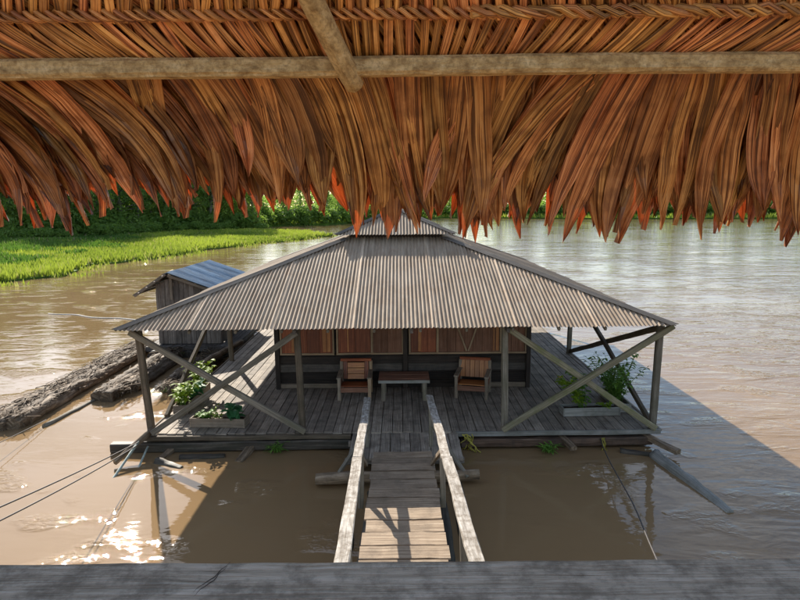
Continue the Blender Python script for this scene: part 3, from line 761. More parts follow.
# ------------------------------------------------------------------ armchairs and table
def armchair(label, x, y, rz, upright=False):
    t = thing('armchair', label, 'chair', (x, y, DZ), rz, 'wooden armchairs on the porch'); t['_org'] = (0, 0, 0)
    W, Dp = .82, .66
    for sx in (-1, 1):
        for yy, zz in ((-Dp/2, .54), (Dp/2, .80)):
            mb = MB(); mb.beam((sx*(W/2-.04), yy, 0), (sx*(W/2-.04), yy+(.08 if zz > .6 else 0), zz), .08, .08, jit=.002); mb.build('leg', M['frame'] if sx > 0 and not upright else M['planter'], t)
        mb = MB(); mb.beam((sx*(W/2-.04), -Dp/2-.05, .56), (sx*(W/2-.04), Dp/2+.03, .575), .11, .035, jit=.002); mb.build('armrest', M['planter'], t)
        mb = MB()
        for zz in (.26, .36, .46): mb.beam((sx*(W/2-.04), -Dp/2+.04, zz), (sx*(W/2-.04), Dp/2, zz), .025, .09)
        mb.build('side_panel', M['red'], t)
    mb = MB(); mb.beam((-W/2+.05, -Dp/2-.02, .26), (W/2-.05, -Dp/2-.02, .26), .03, .12); mb.build('apron', M['panel'], t)
    mb = MB()
    for i in range(6): mb.beam((-W/2+.08, -Dp/2+.05+i*.1, .345-.01*i), (W/2-.08, -Dp/2+.05+i*.1, .345-.01*i), .085, .022, t=rnd.random()*.6)
    mb.build('seat', M['orange'] if upright else M['red'], t)
    mb = MB()
    if upright:
        for i in range(6): mb.beam((-W/2+.11+i*.12, Dp/2-.02, .37), (-W/2+.11+i*.12, Dp/2+.07, .83), .112, .022, up=(0, 1, 0), t=(.8, .3, .6, .1, .7, .4)[i])
    else:
        for i in range(3):
            zz = .42+i*.14; mb.beam((-W/2+.2, Dp/2-.03+.03*i, zz), (W/2-.2, Dp/2-.03+.03*i, zz), .03, .13, up=(0, .2, 1), t=(.9, .5, .8)[i])
    mb.build('backrest', M['orange'], t)
    mb = MB(); mb.beam((-W/2+.02, Dp/2+.06, .83), (W/2-.02, Dp/2+.06, .83), .06, .07)
    if not upright:
        for sx in (-1, 1): mb.beam((sx*(W/2-.14), Dp/2-.02, .36), (sx*(W/2-.14), Dp/2+.06, .82), .10, .03, up=(0, 1, 0))
    mb.build('back_frame', M['red'], t)
    return t
armchair('orange brown wooden armchair facing straight out, left of the low table', -1.13, 14.42, 0)
armchair('reddish wooden armchair turned slightly inward, right of the low table', 1.80, 14.45, R(-14), True)
tb = thing('low_table', 'low plank topped wooden table between the two armchairs', 'table', (.08, 14.4, DZ))
mb = MB()
for i in range(5): mb.beam((-.54, 14.06+i*.165, DZ+.5), (.70, 14.06+i*.165, DZ+.5), .155, .035, t=rnd.random())
mb.build('tabletop', M['panel'], tb)
mb = MB(); mb.beam((-.54, 13.99, DZ+.485), (.7, 13.99, DZ+.485), .03, .07); mb.build('edge_strip', M['gplanter'], tb)
for xx in (-.42, .58):
    for yy in (14.03, 14.72):
        mb = MB(); mb.beam((xx, yy, DZ), (xx, yy, DZ+.48), .10, .07); mb.build('leg', M['grey'], tb)

# ------------------------------------------------------------------ planters and plants
def planter(label, x0, y0, x1, y1, h, mat, wd=.3):
    p0 = V((x0, y0, DZ)); p1 = V((x1, y1, DZ)); ax = (p1-p0).normalized(); sd = V((-ax.y, ax.x, 0))
    c = (p0+p1)/2; t = thing('planter_box', label, 'planter', tuple(c), 0, 'planter boxes on the deck')
    for k in (-1, 1):
        mb = MB(); mb.beam(p0+sd*k*wd/2+V((0, 0, h/2+.01)), p1+sd*k*wd/2+V((0, 0, h/2+.01)), .025, h, jit=.004); mb.build('side_board', mat, t)
    for p in (p0, p1):
        mb = MB(); mb.beam(p-sd*(wd/2+.02)+V((0, 0, h/2+.01)), p+sd*(wd/2+.02)+V((0, 0, h/2+.01)), .03, h-.004, jit=.003); mb.build('end_board', mat, t)
    mb = MB(); a = p0+ax*.02; b = p1-ax*.02; k = sd*(wd/2-.02); P = []; U = []
    for i in range(13):
        f = i/12; P.append([a.lerp(b, f)+k*q+V((0, 0, h*.72+.03*noise.noise(V((f*9, q*3, x0)))+.03*(1-q*q))) for q in (-1, -.5, 0, .5, 1)]); U.append([(f, q) for q in range(5)])
    mb.grid(P, U); mb.build('soil', M['soil'], t)
    return t
def leaf(mb, p, d, L, w, droop, t):
    p = V(p); d = V(d).normalized(); sd = d.cross(V((0, 0, 1)))
    if sd.length < .05: sd = V((1, 0, 0))
    sd.normalize(); P = []; U = []
    for i in range(5):
        f = i/4; c = p+d*(L*f)-V((0, 0, droop*f*f*L)); ww = w*math.sin(PI*min(1, f*.86+.1))**.8 if i < 4 else .001
        P.append([c-sd*ww+V((0, 0, ww*.3)), c, c+sd*ww+V((0, 0, ww*.3))]); U.append([(f, 0), (f, .5), (f, 1)])
    mb.grid(P, U, t, sm=False)
def plant(name, label, base, stems, H, ll, lw, mat, spread=.5, lean=(0, 0, 0), nleaf=9, seed=1, group='plants growing in the planter boxes', flowers=0):
    global rnd
    sv = rnd; rnd = random.Random(seed)
    t = thing(name, label, 'plant', base, 0, group); B = V(base); st = MB(); lf = MB(); fl = MB()
    for s_ in range(stems):
        a = rnd.uniform(0, 2*PI); h = H*rnd.uniform(.6, 1.05); out = V((math.cos(a), math.sin(a), 0))*spread*rnd.uniform(.2, 1)*h+V(lean)*h
        b0 = B+V((rnd.uniform(-.06, .06), rnd.uniform(-.05, .05), -.02)); pts = []
        for i in range(7):
            f = i/6; pts.append(b0+out*f**1.4+V((0, 0, h*f*(1-.15*f*spread))))
        st.tube(pts, [.009*(1-.7*i/6) for i in range(7)], 5)
        for i in range(nleaf):
            f = .18+.82*(i+rnd.random())/nleaf; k = min(5, int(f*6)); p = pts[k].lerp(pts[k+1], f*6-k)
            la = rnd.uniform(0, 2*PI); d = V((math.cos(la), math.sin(la), rnd.uniform(.05, .8)))
            leaf(lf, p, d, ll*rnd.uniform(.6, 1.2), lw*rnd.uniform(.7, 1.2), rnd.uniform(.1, .6), rnd.random())
        if flowers and s_ < flowers:
            for q in range(6): leaf(fl, pts[-1], (math.cos(q*1.05), math.sin(q*1.05), .5), .05, .018, .2, .5)
    st.build('stem', M['plant'], t); lf.build('leaves', mat, t)
    if flowers: fl.build('flower', M['flower'], t)
    rnd = sv; return t
planter('brown planter box at the front left of the deck', -4.52, 12.5, -3.35, 12.42, .2, M['planter'])
planter('planter box along the left edge of the deck', -5.05, 13.2, -5.1, 15.0, .2, M['planter'])
planter('pale grey planter box at the front right of the deck', 3.62, 12.95, 4.88, 13.0, .19, M['gplanter'])
planter('grey planter box in the right corner under the bushy shrub', 5.05, 13.05, 5.1, 14.3, .2, M['gplanter'])
plant('leafy_plant', 'broad blue green leafed plant at the right end of the front left planter', (-3.62, 12.44, DZ+.16), 7, .36, .22, .085, M['bluegreen'], .9, nleaf=7, seed=3)
plant('leafy_plant', 'sparse flowering weed at the left end of the front left planter', (-4.32, 12.48, DZ+.16), 9, .28, .13, .035, M['plant'], 1.4, nleaf=8, seed=4)
plant('leafy_plant', 'thin bare plant in the middle of the front left planter', (-4.0, 12.46, DZ+.16), 5, .32, .08, .02, M['limeleaf'], .6, nleaf=6, seed=5)
plant('leafy_plant', 'lime green bush in the left edge planter, nearest the front', (-5.05, 13.35, DZ+.16), 9, .6, .2, .05, M['limeleaf'], .7, (-.15, .1, 0), nleaf=12, seed=6)
plant('leafy_plant', 'bluish leafed plant in the middle of the left edge planter', (-5.02, 13.9, DZ+.16), 9, .5, .2, .06, M['bluegreen'], .7, (.25, 0, 0), nleaf=10, seed=7)
plant('leafy_plant', 'tall lime green plant at the far end of the left edge planter', (-5.08, 14.7, DZ+.16), 9, .75, .2, .05, M['limeleaf'], .6, nleaf=12, seed=8)
plant('leafy_plant', 'low yellow green plant hanging off the left deck edge', (-5.3, 16.0, DZ-.1), 8, .5, .18, .04, M['limeleaf'], .9, (-.3, 0, 0), nleaf=9, seed=18, group=None)
plant('leafy_plant', 'leafy plant with long arching stems in the pale grey planter', (4.05, 12.96, DZ+.15), 7, 1.05, .17, .04, M['limeleaf'], .35, (-.6, -.1, 0), nleaf=22, seed=9, flowers=1)
plant('leafy_plant', 'upright leafy stem in the pale grey planter', (4.15, 12.98, DZ+.15), 5, .95, .16, .04, M['plant'], .25, (-.1, .3, 0), nleaf=16, seed=10)
plant('leafy_plant', 'tiny lime seedling at the right end of the pale grey planter', (4.6, 12.93, DZ+.15), 5, .16, .12, .04, M['limeleaf'], .8, nleaf=5, seed=11)
plant('leafy_plant', 'big bushy shrub beside the right corner post', (5.0, 13.3, DZ+.16), 22, 1.3, .17, .03, M['plant'], .8, (-.05, -.05, 0), nleaf=24, seed=12)
plant('leafy_plant', 'grassy shrub at the far end of the right corner planter', (5.1, 14.0, DZ+.16), 12, .9, .26, .022, M['leafC'], .5, nleaf=16, seed=13)
plant('leafy_plant', 'grass tuft growing from the left front beam', (-2.62, 11.83, .0), 9, .26, .24, .018, M['plant'], 1.0, (0, -.3, 0), nleaf=5, seed=14, group=None)
plant('leafy_plant', 'green tuft hanging below the right front beam', (3.0, 11.72, -.01), 8, .26, .25, .02, M['plant'], 1.0, (0, -.4, 0), nleaf=6, seed=15, group=None)

# ------------------------------------------------------------------ gangway
def gz(y): return DZ+.05+(11-y)*.086
gw = thing('gangway', 'narrow plank gangway with bleached wooden handrails leading onto the deck', 'gangway', (0, 7, DZ))
y = 10.78; k = 0
while y > 1.6:
    wdt = rnd.uniform(.33, .40); xl = -.53+rnd.uniform(-.03, .02)+.03*(11-y)/6; xr = .56+rnd.uniform(-.02, .03)+.02*(11-y)/6
    mb = MB(); zc = gz(y-wdt/2); mb.beam((xl, y-wdt/2, zc), (xr, y-wdt/2+rnd.uniform(-.015, .015), zc+rnd.uniform(-.006, .006)), wdt-.075, .032, jit=.006, seg=8, ch=.005)
    mb.build('tread', M['tread'], gw); y -= wdt
for xx in (-.42, 0, .46):
    mb = MB(); mb.beam((xx, 10.9, gz(10.9)-.09), (xx, 1.6, gz(1.6)-.09), .08, .12, jit=.006); mb.build('stringer', M['log'], gw)
rz_ = lambda y: DZ+.9+(11.5-y)*.09
for sx, xa, xb, ya in ((-1, -.66, -.50, 11.5), (1, .57, .72, 11.6)):
    mb = MB(); pts = [ya, 8.0, 1.6]
    xm = xa+(xb-xa)*(ya-8)/(ya-1.6)
    mb.beam((xa, ya, rz_(ya)), (xm, 7.9, rz_(7.9)), .135, .055, jit=.008, seg=14); mb.beam((xm+.006*sx, 7.88, rz_(7.9)-.003), (xb, 1.6, rz_(1.6)-.003), .14, .055, jit=.008, seg=20)
    mb.build('handrail', M['white'], gw)
    for yy in (11.3, 8.6, 5.9, 3.2):
        xx = xa+(xb-xa)*(ya-yy)/(ya-1.6)
        mb = MB(); mb.beam((xx+sx*.02, yy, gz(min(yy, 10.7))-.14), (xx, yy, rz_(yy)-.06), .08, .05, up=(0, 1, 0), jit=.005); mb.build('rail_post', M['grey'], gw)
    mb = MB(); mb.beam((xa+.04*-sx, 10.05, gz(10)+.02), (xa+.02, 8.45, rz_(8.5)-.08), .07, .045, jit=.004, up=(1, 0, 0)); mb.build('brace', M['tread'], gw)
    mb = MB(); mb.beam((sx*1.2, 10.25, .16), (sx*.62, 11.0, rz_(11)-.45), .07, .05, jit=.004); mb.build('brace', M['grey'], gw)
mb = MB(); mb.pole((-1.56, 10.28, .14), (1.42, 10.35, .18), .11, .1, n=12, lump=.05); mb.build('cross_log', M['drift'], gw)
for xx, e in ((-.86, 10.2), (.98, 10.6), (-.55, 10.0), (-.15, 10.1), (.25, 10.0), (.65, 10.1)):  # outer two are floats; inner dark ones added to imitate shade in tread gaps
    mb = MB(); mb.pole((xx, e, -.06), (xx+.05, 1.8, -.06), .12, .12, n=12, jit=.12, lump=.08); mb.build('float_log', M['log'], gw)
# far cross supports
for yy in (7.2, 4.2):
    mb = MB(); mb.pole((-.95, yy, .15), (.95, yy, .15), .08); mb.build('cross_log', M['log'], gw)
    for xx in (-.42, .46):
        mb = MB(); mb.beam((xx, yy, .15), (xx, yy, gz(yy)-.14), .09, .09); mb.build('support_post', M['log'], gw)

# ------------------------------------------------------------------ little shed
sh = thing('floating_shed', 'small plank shed with a bluish corrugated gable roof floating left of the house', 'shed', (-7.4, 20.5, 0))
mb = MB(); x = -8.42
while x < -6.3:
    wdt = rnd.uniform(.14, .2); top = 2.2+.5*max(0, 1-abs(x+.1+7.75)/1.1)
    mb.beam((x+wdt/2, 20.5, .33), (x+wdt/2, 20.5, top), wdt-.01, .025, up=(0, 1, 0), jit=.002); x += wdt
for xx in (-8.42, -6.25):
    y = 20.5
    while y < 24: mb.beam((xx, y+.09, .33), (xx, y+.09, 2.15), .17, .025, up=(1, 0, 0), jit=.002); y += .18
mb.beam((-8.4, 24, 1.2), (-6.25, 24, 1.2), .02, 1.8)
mb.build('wall', M['shed'], sh)
mb = MB()
def slope_sheet(mb, a, b, c, d, seed):
    """a,b along ridge near->far ; d,c along eave near->far"""
    a, b, c, d = map(V, (a, b, c, d)); L = (b-a).length; cols = int(L/.014); n = (b-a).cross(d-a).normalized()
    if n.z < 0: n = -n
    P = []; U = []
    for i in range(cols+1):
        f = i/cols; o = n*(.014*math.cos(2*PI*f*L/.083)+.012*noise.noise(V((f*4, seed, 0))))
        r = a.lerp(b, f); e = d.lerp(c, f); P.append([r+o, r.lerp(e, .5)+o, e+o]); U.append([(f*L, 0), (f*L, .8), (f*L, 1.6)])
    mb.grid(P, U, lambda i, j: .3+.4*((i//60) % 3)/2)
slope_sheet(mb, (-7.9, 20.15, 2.86), (-7.9, 24.9, 2.86), (-6.28, 24.9, 2.28), (-6.28, 20.15, 2.26), 1)
slope_sheet(mb, (-7.93, 20.2, 2.84), (-7.93, 24.8, 2.84), (-9.1, 24.8, 2.1), (-9.1, 20.2, 2.08), 2)
mb.build('roof', M['blue'], sh)
for a, b in (((-7.95, 20.22, 2.80), (-9.05, 20.22, 2.06)), ((-7.9, 20.3, 2.74), (-6.35, 20.3, 2.18))):
    mb = MB(); mb.beam(a, b, .05, .1, up=(0, 0, 1)); mb.build('barge_board', M['planter'], sh)
mb = MB(); mb.beam((-7.85, 20.42, 1.9), (-7.85, 20.42, 2.75), .09, .06, up=(0, 1, 0)); mb.build('king_post', M['planter'], sh)
mb = MB()
for q in range(4): mb.beam((-8.0-.28*q, 20.05, 2.74-.19*q), (-8.0-.28*q, 24.8, 2.74-.19*q), .06, .05)
for q in range(4): mb.beam((-7.8+.42*q, 20.25, 2.77-.155*q), (-7.8+.42*q, 24.8, 2.77-.155*q), .06, .04)
mb.build('purlins', M['planter'], sh)
mb = MB(); x = -8.7
while x < -5.75: mb.beam((x, 20.15, .28), (x, 24.4, .28), .16, .04); x += .17
mb.beam((-8.75, 20.12, .2), (-5.75, 20.12, .2), .06, .12)
mb.build('floor', M['belt'], sh)
for xx in (-8.4, -7.2, -6.1):
    mb = MB(); mb.pole((xx, 19.8, -.0), (xx, 25, 0), .22, .2, n=12, lump=.05); mb.build('float_log', M['log'], sh)

# ------------------------------------------------------------------ driftwood rafts and logs on the left
def raft(label, logs, x0, x1, y0, y1, seed, tilt=0, dens=500):
    global rnd
    sv = rnd; rnd = random.Random(seed)
    t = thing('driftwood_raft', label, 'driftwood', ((x0+x1)/2, (y0+y1)/2, 0), 0, 'driftwood rafts on the left')
    wdx = x1-x0
    for k in range(len(logs)*2+1):
        f = (k+.5)/(len(logs)*2+1); r = rnd.uniform(.13, .20); ya = y0+rnd.uniform(-.3, .9); yb = y1-rnd.uniform(-.2, 1.4); xc = x0+.12+(wdx-.24)*f
        mb = MB(); mb.pole((xc-tilt/2, ya, r*.55), (xc+tilt/2+rnd.uniform(-.12, .12), yb, r*.75), r, r*.75, n=14, jit=.14, lump=.10, seg=60); mb.build('log', M['drift'], t)
    for (xa, ya, xb, yb, r) in ():
        mb = MB(); mb.pole((xa, ya, r*.2), (xb, yb, r*.25), r, r*.8, n=18, jit=.14, lump=.12, seg=70); mb.build('log', M['drift'], t)
    mb = MB(); P = []; U = []     # matted debris over the logs
    nx, ny = 26, 150
    for i in range(ny+1):
        f = i/ny; row_ = []; ur = []
        wv = .12*noise.noise(V((f*9, seed, 0)))
        for j in range(nx+1):
            g = j/nx; xx = x0+(x1-x0)*g+tilt*(f-.5)+wv*(1 if g > .5 else -1); yy = y0+(y1-y0)*f
            edge = min(1, 4*min(g, 1-g))*min(1, 8*min(f, 1-f)+.05)
            h = -.14+(.15+.22*noise.noise(V((xx*3.5, yy*.6, seed)))+.12*noise.noise(V((xx*9, yy*1.5, seed)))+.06*noise.noise(V((xx*19, yy*5, seed))))*edge
            row_.append(V((xx, yy, h+.02*rnd.random()*edge))); ur.append((yy, xx))
        P.append(row_); U.append(ur)
    mb.grid(P, U, .5, sm=False); mb.build('debris_mat', M['debris'], t)
    tw = MB()
    for i in range(dens):
        f = rnd.random(); g = rnd.uniform(.12, .88); p = V((x0+(x1-x0)*g+tilt*(f-.5), y0+(y1-y0)*f, rnd.uniform(.1, .3)))
        a = rnd.gauss(PI/2, .35); L = rnd.uniform(.12, .75); d = V((math.cos(a), math.sin(a), rnd.uniform(-.15, .2)))*L
        tw.tube([p-d/2, p+V((0, 0, .02)), p+d/2], rnd.uniform(.005, .013), 3, rnd.random())
    tw.build('twigs', M['drift'], t)['kind'] = 'stuff'
    gs = MB()
    for i in range(26):
        f = rnd.random(); g = rnd.uniform(.2, .8); p = V((x0+(x1-x0)*g+tilt*(f-.5), y0+(y1-y0)*f, .1))
        for q in range(14):
            a = rnd.uniform(0, 6.28); leaf(gs, p+V((rnd.uniform(-.07, .07), rnd.uniform(-.07, .07), 0)), (math.cos(a), math.sin(a), 1.4), rnd.uniform(.1, .28), .014, .5, rnd.random())
    gs.build('weeds', M['weed'], t)['kind'] = 'stuff'
    rnd = sv; return t
raft('long outer driftwood raft of rough bark logs reaching the left picture edge', [(-9.6, 12.9, -9.4, 21.6, .3), (-8.9, 12.6, -8.75, 21.8, .26), (-9.25, 12.4, -9.1, 17, .24)], -9.85, -8.65, 13.3, 21.4, 21, dens=1500)
raft('shorter inner driftwood raft covered in brown debris and weeds', [(-8.0, 15.1, -7.8, 20.2, .22), (-7.45, 15.6, -7.2, 20.2, .24)], -8.2, -7.2, 15.4, 20.3, 22, dens=800)
raft('short bundle of logs and debris lying against the left side of the deck', [(-6.6, 14.9, -6.4, 19.9, .3)], -6.75, -5.75, 15.6, 20.0, 23, dens=700)
for (a, b, r, lab, m_) in (
    ((-6.3, 16.8, .25), (-5.5, 20.4, .42), .13, 'thick grey log lying between the shed and the deck', 'drift'),
    ((-8.35, 13.4, -.01), (-7.7, 19.2, .02), .07, 'thin pale pole floating between the two driftwood rafts', 'grey'),
    ((5.1, 11.45, .0), (5.42, 9.2, -.04), .13, 'grey waterlogged log floating off the right corner of the deck', 'gplanter'),
    ((-4.9, 11.4, -.02), (-4.3, 11.1, -.03), .10, 'dark soaked log stub floating under the left front beam', 'log'),
    ((-4.5, 11.55, -.02), (-3.6, 11.6, .0), .09, 'dark sunken branch beside the left front beam', 'log'),
    ((4.5, 11.7, 0), (5.25, 11.4, .03), .08, 'black snag floating at the right corner of the deck', 'log')):
    mb = MB(); mb.pole(a, b, r, r*.6, n=12, jit=.2, lump=.15, seg=20); solo(mb, 'floating_log', M[m_], lab, 'log', ((a[0]+b[0])/2, (a[1]+b[1])/2, 0))

# leaning poles at left corner
mb = MB(); mb.pole((-5.2, 12.0, .45), (-5.62, 11.15, .08), .075, .05, jit=.15); solo(mb, 'leaning_stub', M['drift'], 'short thick pale stub leaning off the left deck corner', 'pole', (-5.4, 11.6, 0))
mb = MB(); mb.pole((-5.35, 11.7, .35), (-5.5, 10.35, -.15), .028, .025); solo(mb, 'mooring_pole', M['greenpole'], 'thin pale green pole slanting into the water at the left deck corner', 'pole', (-5.4, 11, 0))
mb = MB(); mb.pole((-5.2, 11.7, .2), (-5.15, 10.8, -.15), .02, .018); solo(mb, 'mooring_pole', M['greenpole'], 'shorter thin pole beside the slanting green pole', 'pole', (-5.2, 11.2, 0))

# ropes
def rope(label, a, b, sag, r=.011, mat='rope', n=24, wob=0, bulge=None):
    a = V(a); b = V(b); pts = []
    for i in range(n+1):
        f = i/n; p = a.lerp(b, f)-V((0, 0, 4*sag*f*(1-f)))
        p += V((noise.noise(V((f*5, a.x, 1))), noise.noise(V((f*5, a.y, 2))), 0))*wob
        pts.append(p)
    mb = MB(); mb.tube(pts, r, 6); return solo(mb, 'mooring_rope', M[mat], label, 'rope', tuple(a))
rope('upper dark mooring rope running off the left deck corner', (-5.35, 11.6, .33), (-4.55, .8, 3.05), .12)
rope('lower dark mooring rope running off the left deck corner', (-5.35, 11.6, .28), (-4.65, .8, 2.85), .2)
rope('thin dark rope from the outer driftwood raft towards the viewer', (-8.4, 13.6, .1), (-7.9, 3, 1.9), .25, .008)
rope('long dark rope sagging from the right front of the deck towards the viewer', (4.15, 11.9, .2), (2.3, 1.5, 1.1), .10, .012, wob=.05)
rope('pale rope trailing on the water left of the shed', (-17, 28.6, .01), (-9.0, 25.6, .02), 0, .03, 'palerope', wob=.4)
mb = MB()
for q in range(9):
    a0 = V((1.25+rnd.uniform(-.05, .25), 11.85, .34)); pts = [a0]
    for i in range(6): pts.append(pts[-1]+V((rnd.uniform(-.1, .12), rnd.uniform(-.07, .03), -.055)))
    mb.tube(pts, .011, 5)
solo(mb, 'frayed_cord', M['yrope'], 'tangle of yellow cord hanging beside the landing', 'cord', (1.35, 11.8, 0))
mb = MB()
for q in range(4):
    a0 = V((4.2+rnd.uniform(-.05, .05), 11.85, .24)); mb.tube([a0, a0+V((rnd.uniform(-.05, .05), -.06, -.12)), a0+V((rnd.uniform(-.08, .08), -.08, -.26))], .012, 5)
solo(mb, 'frayed_cord', M['yrope'], 'faded yellow cord tied under the right front beam', 'cord', (4.2, 11.8, 0))

# ------------------------------------------------------------------ the viewer's hut: thatch eave and balcony rail
SL = R(38); bmD, bmZ = 2.31, EYE+.50
th = thing('thatched_roof', 'palm leaf thatched eave with a long fringe hanging on a round pole', 'roof', (0, bmD, bmZ))
cS, sS = math.cos(SL), math.sin(SL)
NRM = V((0, sS, cS))          # outward normal of the slope
def slope_pt(x, q, nrm=0.0):  # q = distance down the slope past the pole
    return V((x, bmD+.02+q*cS, bmZ+.055-q*sS))+NRM*nrm
mb = MB(); mb.beam((-4.2, bmD, bmZ-.002), (4.2, bmD+.02, bmZ+.012), .066, .068, jit=.0022, seg=110, ch=.013); mb.build('eave_pole', M['tan'], th)
mb = MB(); e0 = V((-.16, bmD+.045, bmZ-.055)); e1 = slope_pt(-.52, -.98, -.07); mb.pole(e0, e1, .038, .045, n=14, jit=.06, lump=.03, seg=24); mb.build('rafter', M['tan'], th)
for xx in (-3.1, 2.9):
    mb = MB(); mb.pole(slope_pt(xx, .1, -.12), slope_pt(xx-.05, -.98, -.08), .038, .045, n=14); mb.build('rafter', M['tan'], th)
for xx in (-3.6, 3.6):
    mb = MB(); mb.pole((xx, bmD, .0), (xx, bmD, bmZ-.04), .08, .07, n=12); mb.build('hut_post', M['tan'], th)

def thatch_leaf(mb, root, d0, nrm, L, w0, bend, curl, tw, pleat, t, droop_dir=V((0, .12, -1)), nl=16, wprof=.35, split=False):
    """a long pleated leaf starting at root, heading d0 and bending under its weight"""
    P = []; U = []; c = V(root); uo = rnd.random()*30; vo = rnd.random()*9
    na = 7; dd = V(d0).normalized(); step = L/nl
    sd = dd.cross(V(nrm)).normalized(); ph = rnd.random()*20
    wob = rnd.uniform(.3, 1); kick = rnd.uniform(-.3, .3); kick2 = rnd.uniform(-.4, .3)
    for i in range(nl+1):
        f = i/nl
        k = bend*f**1.3
        dr = (dd*(1-k)+droop_dir*k).normalized()
        s2 = (sd-dr*sd.dot(dr)).normalized(); nn = s2.cross(dr)
        ang = tw*f*f+curl*.15*math.sin(f*5+ph); s3 = s2*math.cos(ang)+nn*math.sin(ang); n3 = s3.cross(dr)
        if f < .12: wp = .55+.45*f/.12
        elif f < .66: wp = 1.0
        else: wp = max(.015, 1-((f-.66)/.34)**1.9)
        ww = w0*wp*(1+.08*noise.noise(V((f*6, ph, 1))))
        row_ = []; ur = []
        for j in range(na):
            g = j/(na-1)*2-1
            off = pleat*(1 if j % 2 else -1)*wp*(1-.5*f)+curl*w0*(g*g)*(.2+.9*f)*.5
            off += (.006+.012*f*f)*noise.noise(V((g*2, f*9, ph)))
            row_.append(c+s3*(g*ww)+n3*off); ur.append((uo+f*L, vo+g*w0))
        P.append(row_); U.append(ur)
        c = c+dr*step+s2*(.006*wob*noise.noise(V((f*4, ph, 5)))+kick*f*f*step)+nn*(kick2*f*f*step)
    mb.grid(P, U, t, sm=False)

def lean(x):   # sideways heading of the fringe leaves along the eave
    pts = [(-4, 34), (-1.7, 42), (-1.1, 40), (-.75, 20), (-.3, 16), (.0, 8), (.3, 4), (.55, -22), (.8, -12), (1.1, 8), (1.5, 17), (2.1, 23), (4, 30)]
    for (a, va), (b, vb) in zip(pts, pts[1:]):
        if a <= x <= b: return va+(vb-va)*(x-a)/(b-a)
    return 0
fr = MB()
XS = 3.3
def fringe_len(x): return .80+.11*noise.noise(V((x*3.7, 4, 1)))+.03*math.sin(x*2.1)+.07*max(-1, min(1, x/1.2))
for layer in range(7):
    x = -XS+rnd.random()*.05
    while x < XS:
        lv = lean(x)+rnd.gauss(0, 3+layer*1.5)+9*noise.noise(V((x*2.3, layer*.7, 8)))
        if rnd.random() < .07: lv += rnd.choice((-1, 1))*rnd.uniform(15, 35)
        a = R(lv); slp = V((0, cS, -sS)); d0 = slp*math.cos(a)+V((1, 0, 0))*math.sin(a)
        xr = x-math.sin(a)*.35 if abs(lv) > 20 else x
        nrm = -.006+layer*.024+rnd.uniform(0, .022)
        q = rnd.uniform(-.06, .0) if layer < 3 else rnd.uniform(0, .12)
        L = (fringe_len(x)+rnd.gauss(0, .055)-(.0 if layer < 3 else .03*(layer-2)))/max(.8, math.cos(a*.6))
        thatch_leaf(fr, slope_pt(xr, q, nrm), d0, NRM, L, rnd.uniform(.034, .070), rnd.uniform(.5, .95), rnd.uniform(-.7, .7), rnd.uniform(-.7, .7), rnd.uniform(.0025, .006), rnd.random())
        x += rnd.uniform(.034, .075)
# loose long leaves hanging in front of the rest
for x, lv, L in ((-1.42, 25, .78), (-.92, -12, .72), (-.98, -4, .78), (-.55, 8, .7), (.03, 3, .76), (-.33, 20, .86), (.78, -36, 1.0), (.70, -30, .95), (.95, -10, .95), (1.6, 18, .88), (.28, 8, .78), (2.0, 26, .88), (-.2, 14, .86), (1.9, 12, .85), (1.3, 4, .92), (-1.9, 30, .8)):
    a = R(lv); slp = V((0, cS, -sS)); d0 = slp*math.cos(a)+V((1, 0, 0))*math.sin(a)
    thatch_leaf(fr, slope_pt(x, -.03, -.014), d0, NRM, L*1.0, rnd.uniform(.038, .054), .8, rnd.uniform(-.4, .4), rnd.uniform(-.5, .5), .004, rnd.uniform(.5, 1))
fr.build('fringe', M['thatch'], th)
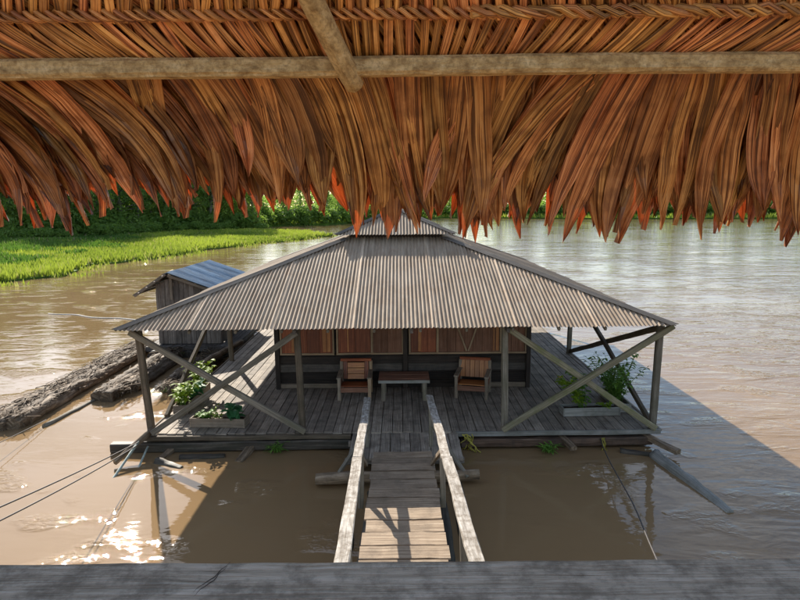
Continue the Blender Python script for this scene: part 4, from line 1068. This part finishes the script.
# woven bands above the pole: slanted leaflets over a crossing under-layer, then the twisted spine
for row_i in range(5):
    wv = MB(); q1 = .03-row_i*.19; q0 = q1-.205
    x = -XS
    while x < XS:
        la = [(-4, 52), (-1.2, 40), (-.5, 20), (0, 0), (.5, -25), (1.2, -42), (4, -55)]
        lv = 0
        for (a_, va), (b_, vb) in zip(la, la[1:]):
            if a_ <= x <= b_: lv = va+(vb-va)*(x-a_)/(b_-a_)
        if row_i % 2: lv = -lv*.7
        for over in (0, 1):
            a = R((lv if over else -lv*.6+25)+rnd.gauss(0, 4)); Lq = .225/max(.5, math.cos(a))
            d0 = V((0, cS, -sS))*math.cos(a)+V((1, 0, 0))*math.sin(a)
            rx = x-math.sin(a)*Lq/2+rnd.uniform(-.006, .006)
            hw = rnd.uniform(.013, .017); nn = -.008 if over else .010
            sd_ = d0.cross(NRM).normalized(); P = []; U = []; uo = rnd.random()*20; vo = rnd.random()*9
            for i in range(5):
                f = i/4; c = slope_pt(rx, q0, nn)+d0*(Lq*f)-NRM*(.012*math.sin(PI*f))*(1 if over else .3)
                P.append([c+sd_*hw*g-NRM*(.005*(1-g*g)+.0012*(1 if k % 2 else -1)) for k, g in enumerate((-1, -.5, 0, .5, 1))]); U.append([(uo+f*Lq, vo+g*hw) for g in (-1, -.5, 0, .5, 1)])
            wv.grid(P, U, rnd.uniform(.35, 1), sm=False)
        x += rnd.uniform(.036, .046)
    wv.build('woven_band', M['thatch_thick'], th)
    br = MB()     # twisted spine: two strands wound round a batten
    def strand(phase, rad, rs, tq):
        pts = []; n_ = int(2*XS/.012)
        for i in range(n_+1):
            xx = -XS+i*.012; a = xx/.058*PI+phase
            pts.append(slope_pt(xx, q0, -.016)+V((0, 0, 1))*math.sin(a)*rad+V((0, 1, 0))*math.cos(a)*rad)
        br.tube(pts, rs, 5, tq)
    if row_i < 3:
        strand(0, .016, .010, .5); strand(PI*2/3, .016, .009, .9); strand(PI*4/3, .016, .010, .3)
        if row_i == 0:
            pts = [slope_pt(.25+i*.05, q0-.01+.0*i, -.03)+V((0, 0, .004*math.sin(i*1.3))) for i in range(62)]
            for ph in (0, 2.1, 4.2): br.tube([p+V((0, math.cos(i*1.9+ph)*.016, math.sin(i*1.9+ph)*.016)) for i, p in enumerate(pts)], .011, 6, .4+ph*.1)
    else: br.beam(slope_pt(-XS, q0, -.012), slope_pt(XS, q0, -.012), .03, .02)
    br.build('twisted_spine', M['thatch_thick'], th)
# outer covering of the slope: rough layered slab that stops light
cv = MB(); P = []; U = []
top_pts = []; 
for i in range(67):
    xx = -XS+i*.1; rowp = []
    for j in range(28): 
        q = -.9+j*(1.24/27); rowp.append(slope_pt(xx, q, .14+.02*noise.noise(V((xx*4, q*4, 0)))+.02*((j % 4)/4)))
    rowp += [slope_pt(xx, .36, .10), slope_pt(xx, .34, .055)]
    for j in range(14): rowp.append(slope_pt(xx, .30-j*(1.2/13), .045 if j else .05))
    P.append(rowp); U.append([(k*.08, xx) for k in range(len(rowp))])
cv.grid(P, U, .3, sm=False)
cv.build('outer_thatch', M['thatch_thick'], th)

rl = thing('balcony_rail', 'weathered grey plank handrail across the bottom foreground', 'railing', (0, .9, EYE-1.6))
mb = MB(); mb.beam((-2.4, .885, EYE-.641), (2.4, .885, EYE-.641), .17, .05, jit=.0015, seg=60, ch=.006); mb.build('handrail', M['rail'], rl)
for xx in (-2.2, 2.2):
    mb = MB(); mb.beam((xx, .9, EYE-1.6), (xx, .9, EYE-.68), .1, .1); mb.build('post', M['grey'], rl)
# cracks: thin dark splits cut along the plank as narrow grooves
for (x0, y0, x1, y1) in ((-.345, .872, -.30, .968), (-.338, .868, -.302, .955)):
    ck = MB(); n_ = 14; L = []
    for i in range(n_+1):
        f = i/n_; L.append(V((x0+(x1-x0)*f+.004*noise.noise(V((f*6, x0, 0))), y0+(y1-y0)*f+.003*noise.noise(V((f*8, x0, 3))), EYE-.6165)))
    ck.tube(L, [.0004+.0007*math.sin(PI*i/n_) for i in range(n_+1)], 4, .1)
    ck.build('crack', M['log'], rl)

# housekeeping
for o in bpy.data.objects:
    if '_org' in o: del o['_org']
for e in protos+[(bush0,)]:
    if id(e[0]) not in used:
        for c in list(CH.get(e[0].name, [])): bpy.data.objects.remove(c)
        bpy.data.objects.remove(e[0])
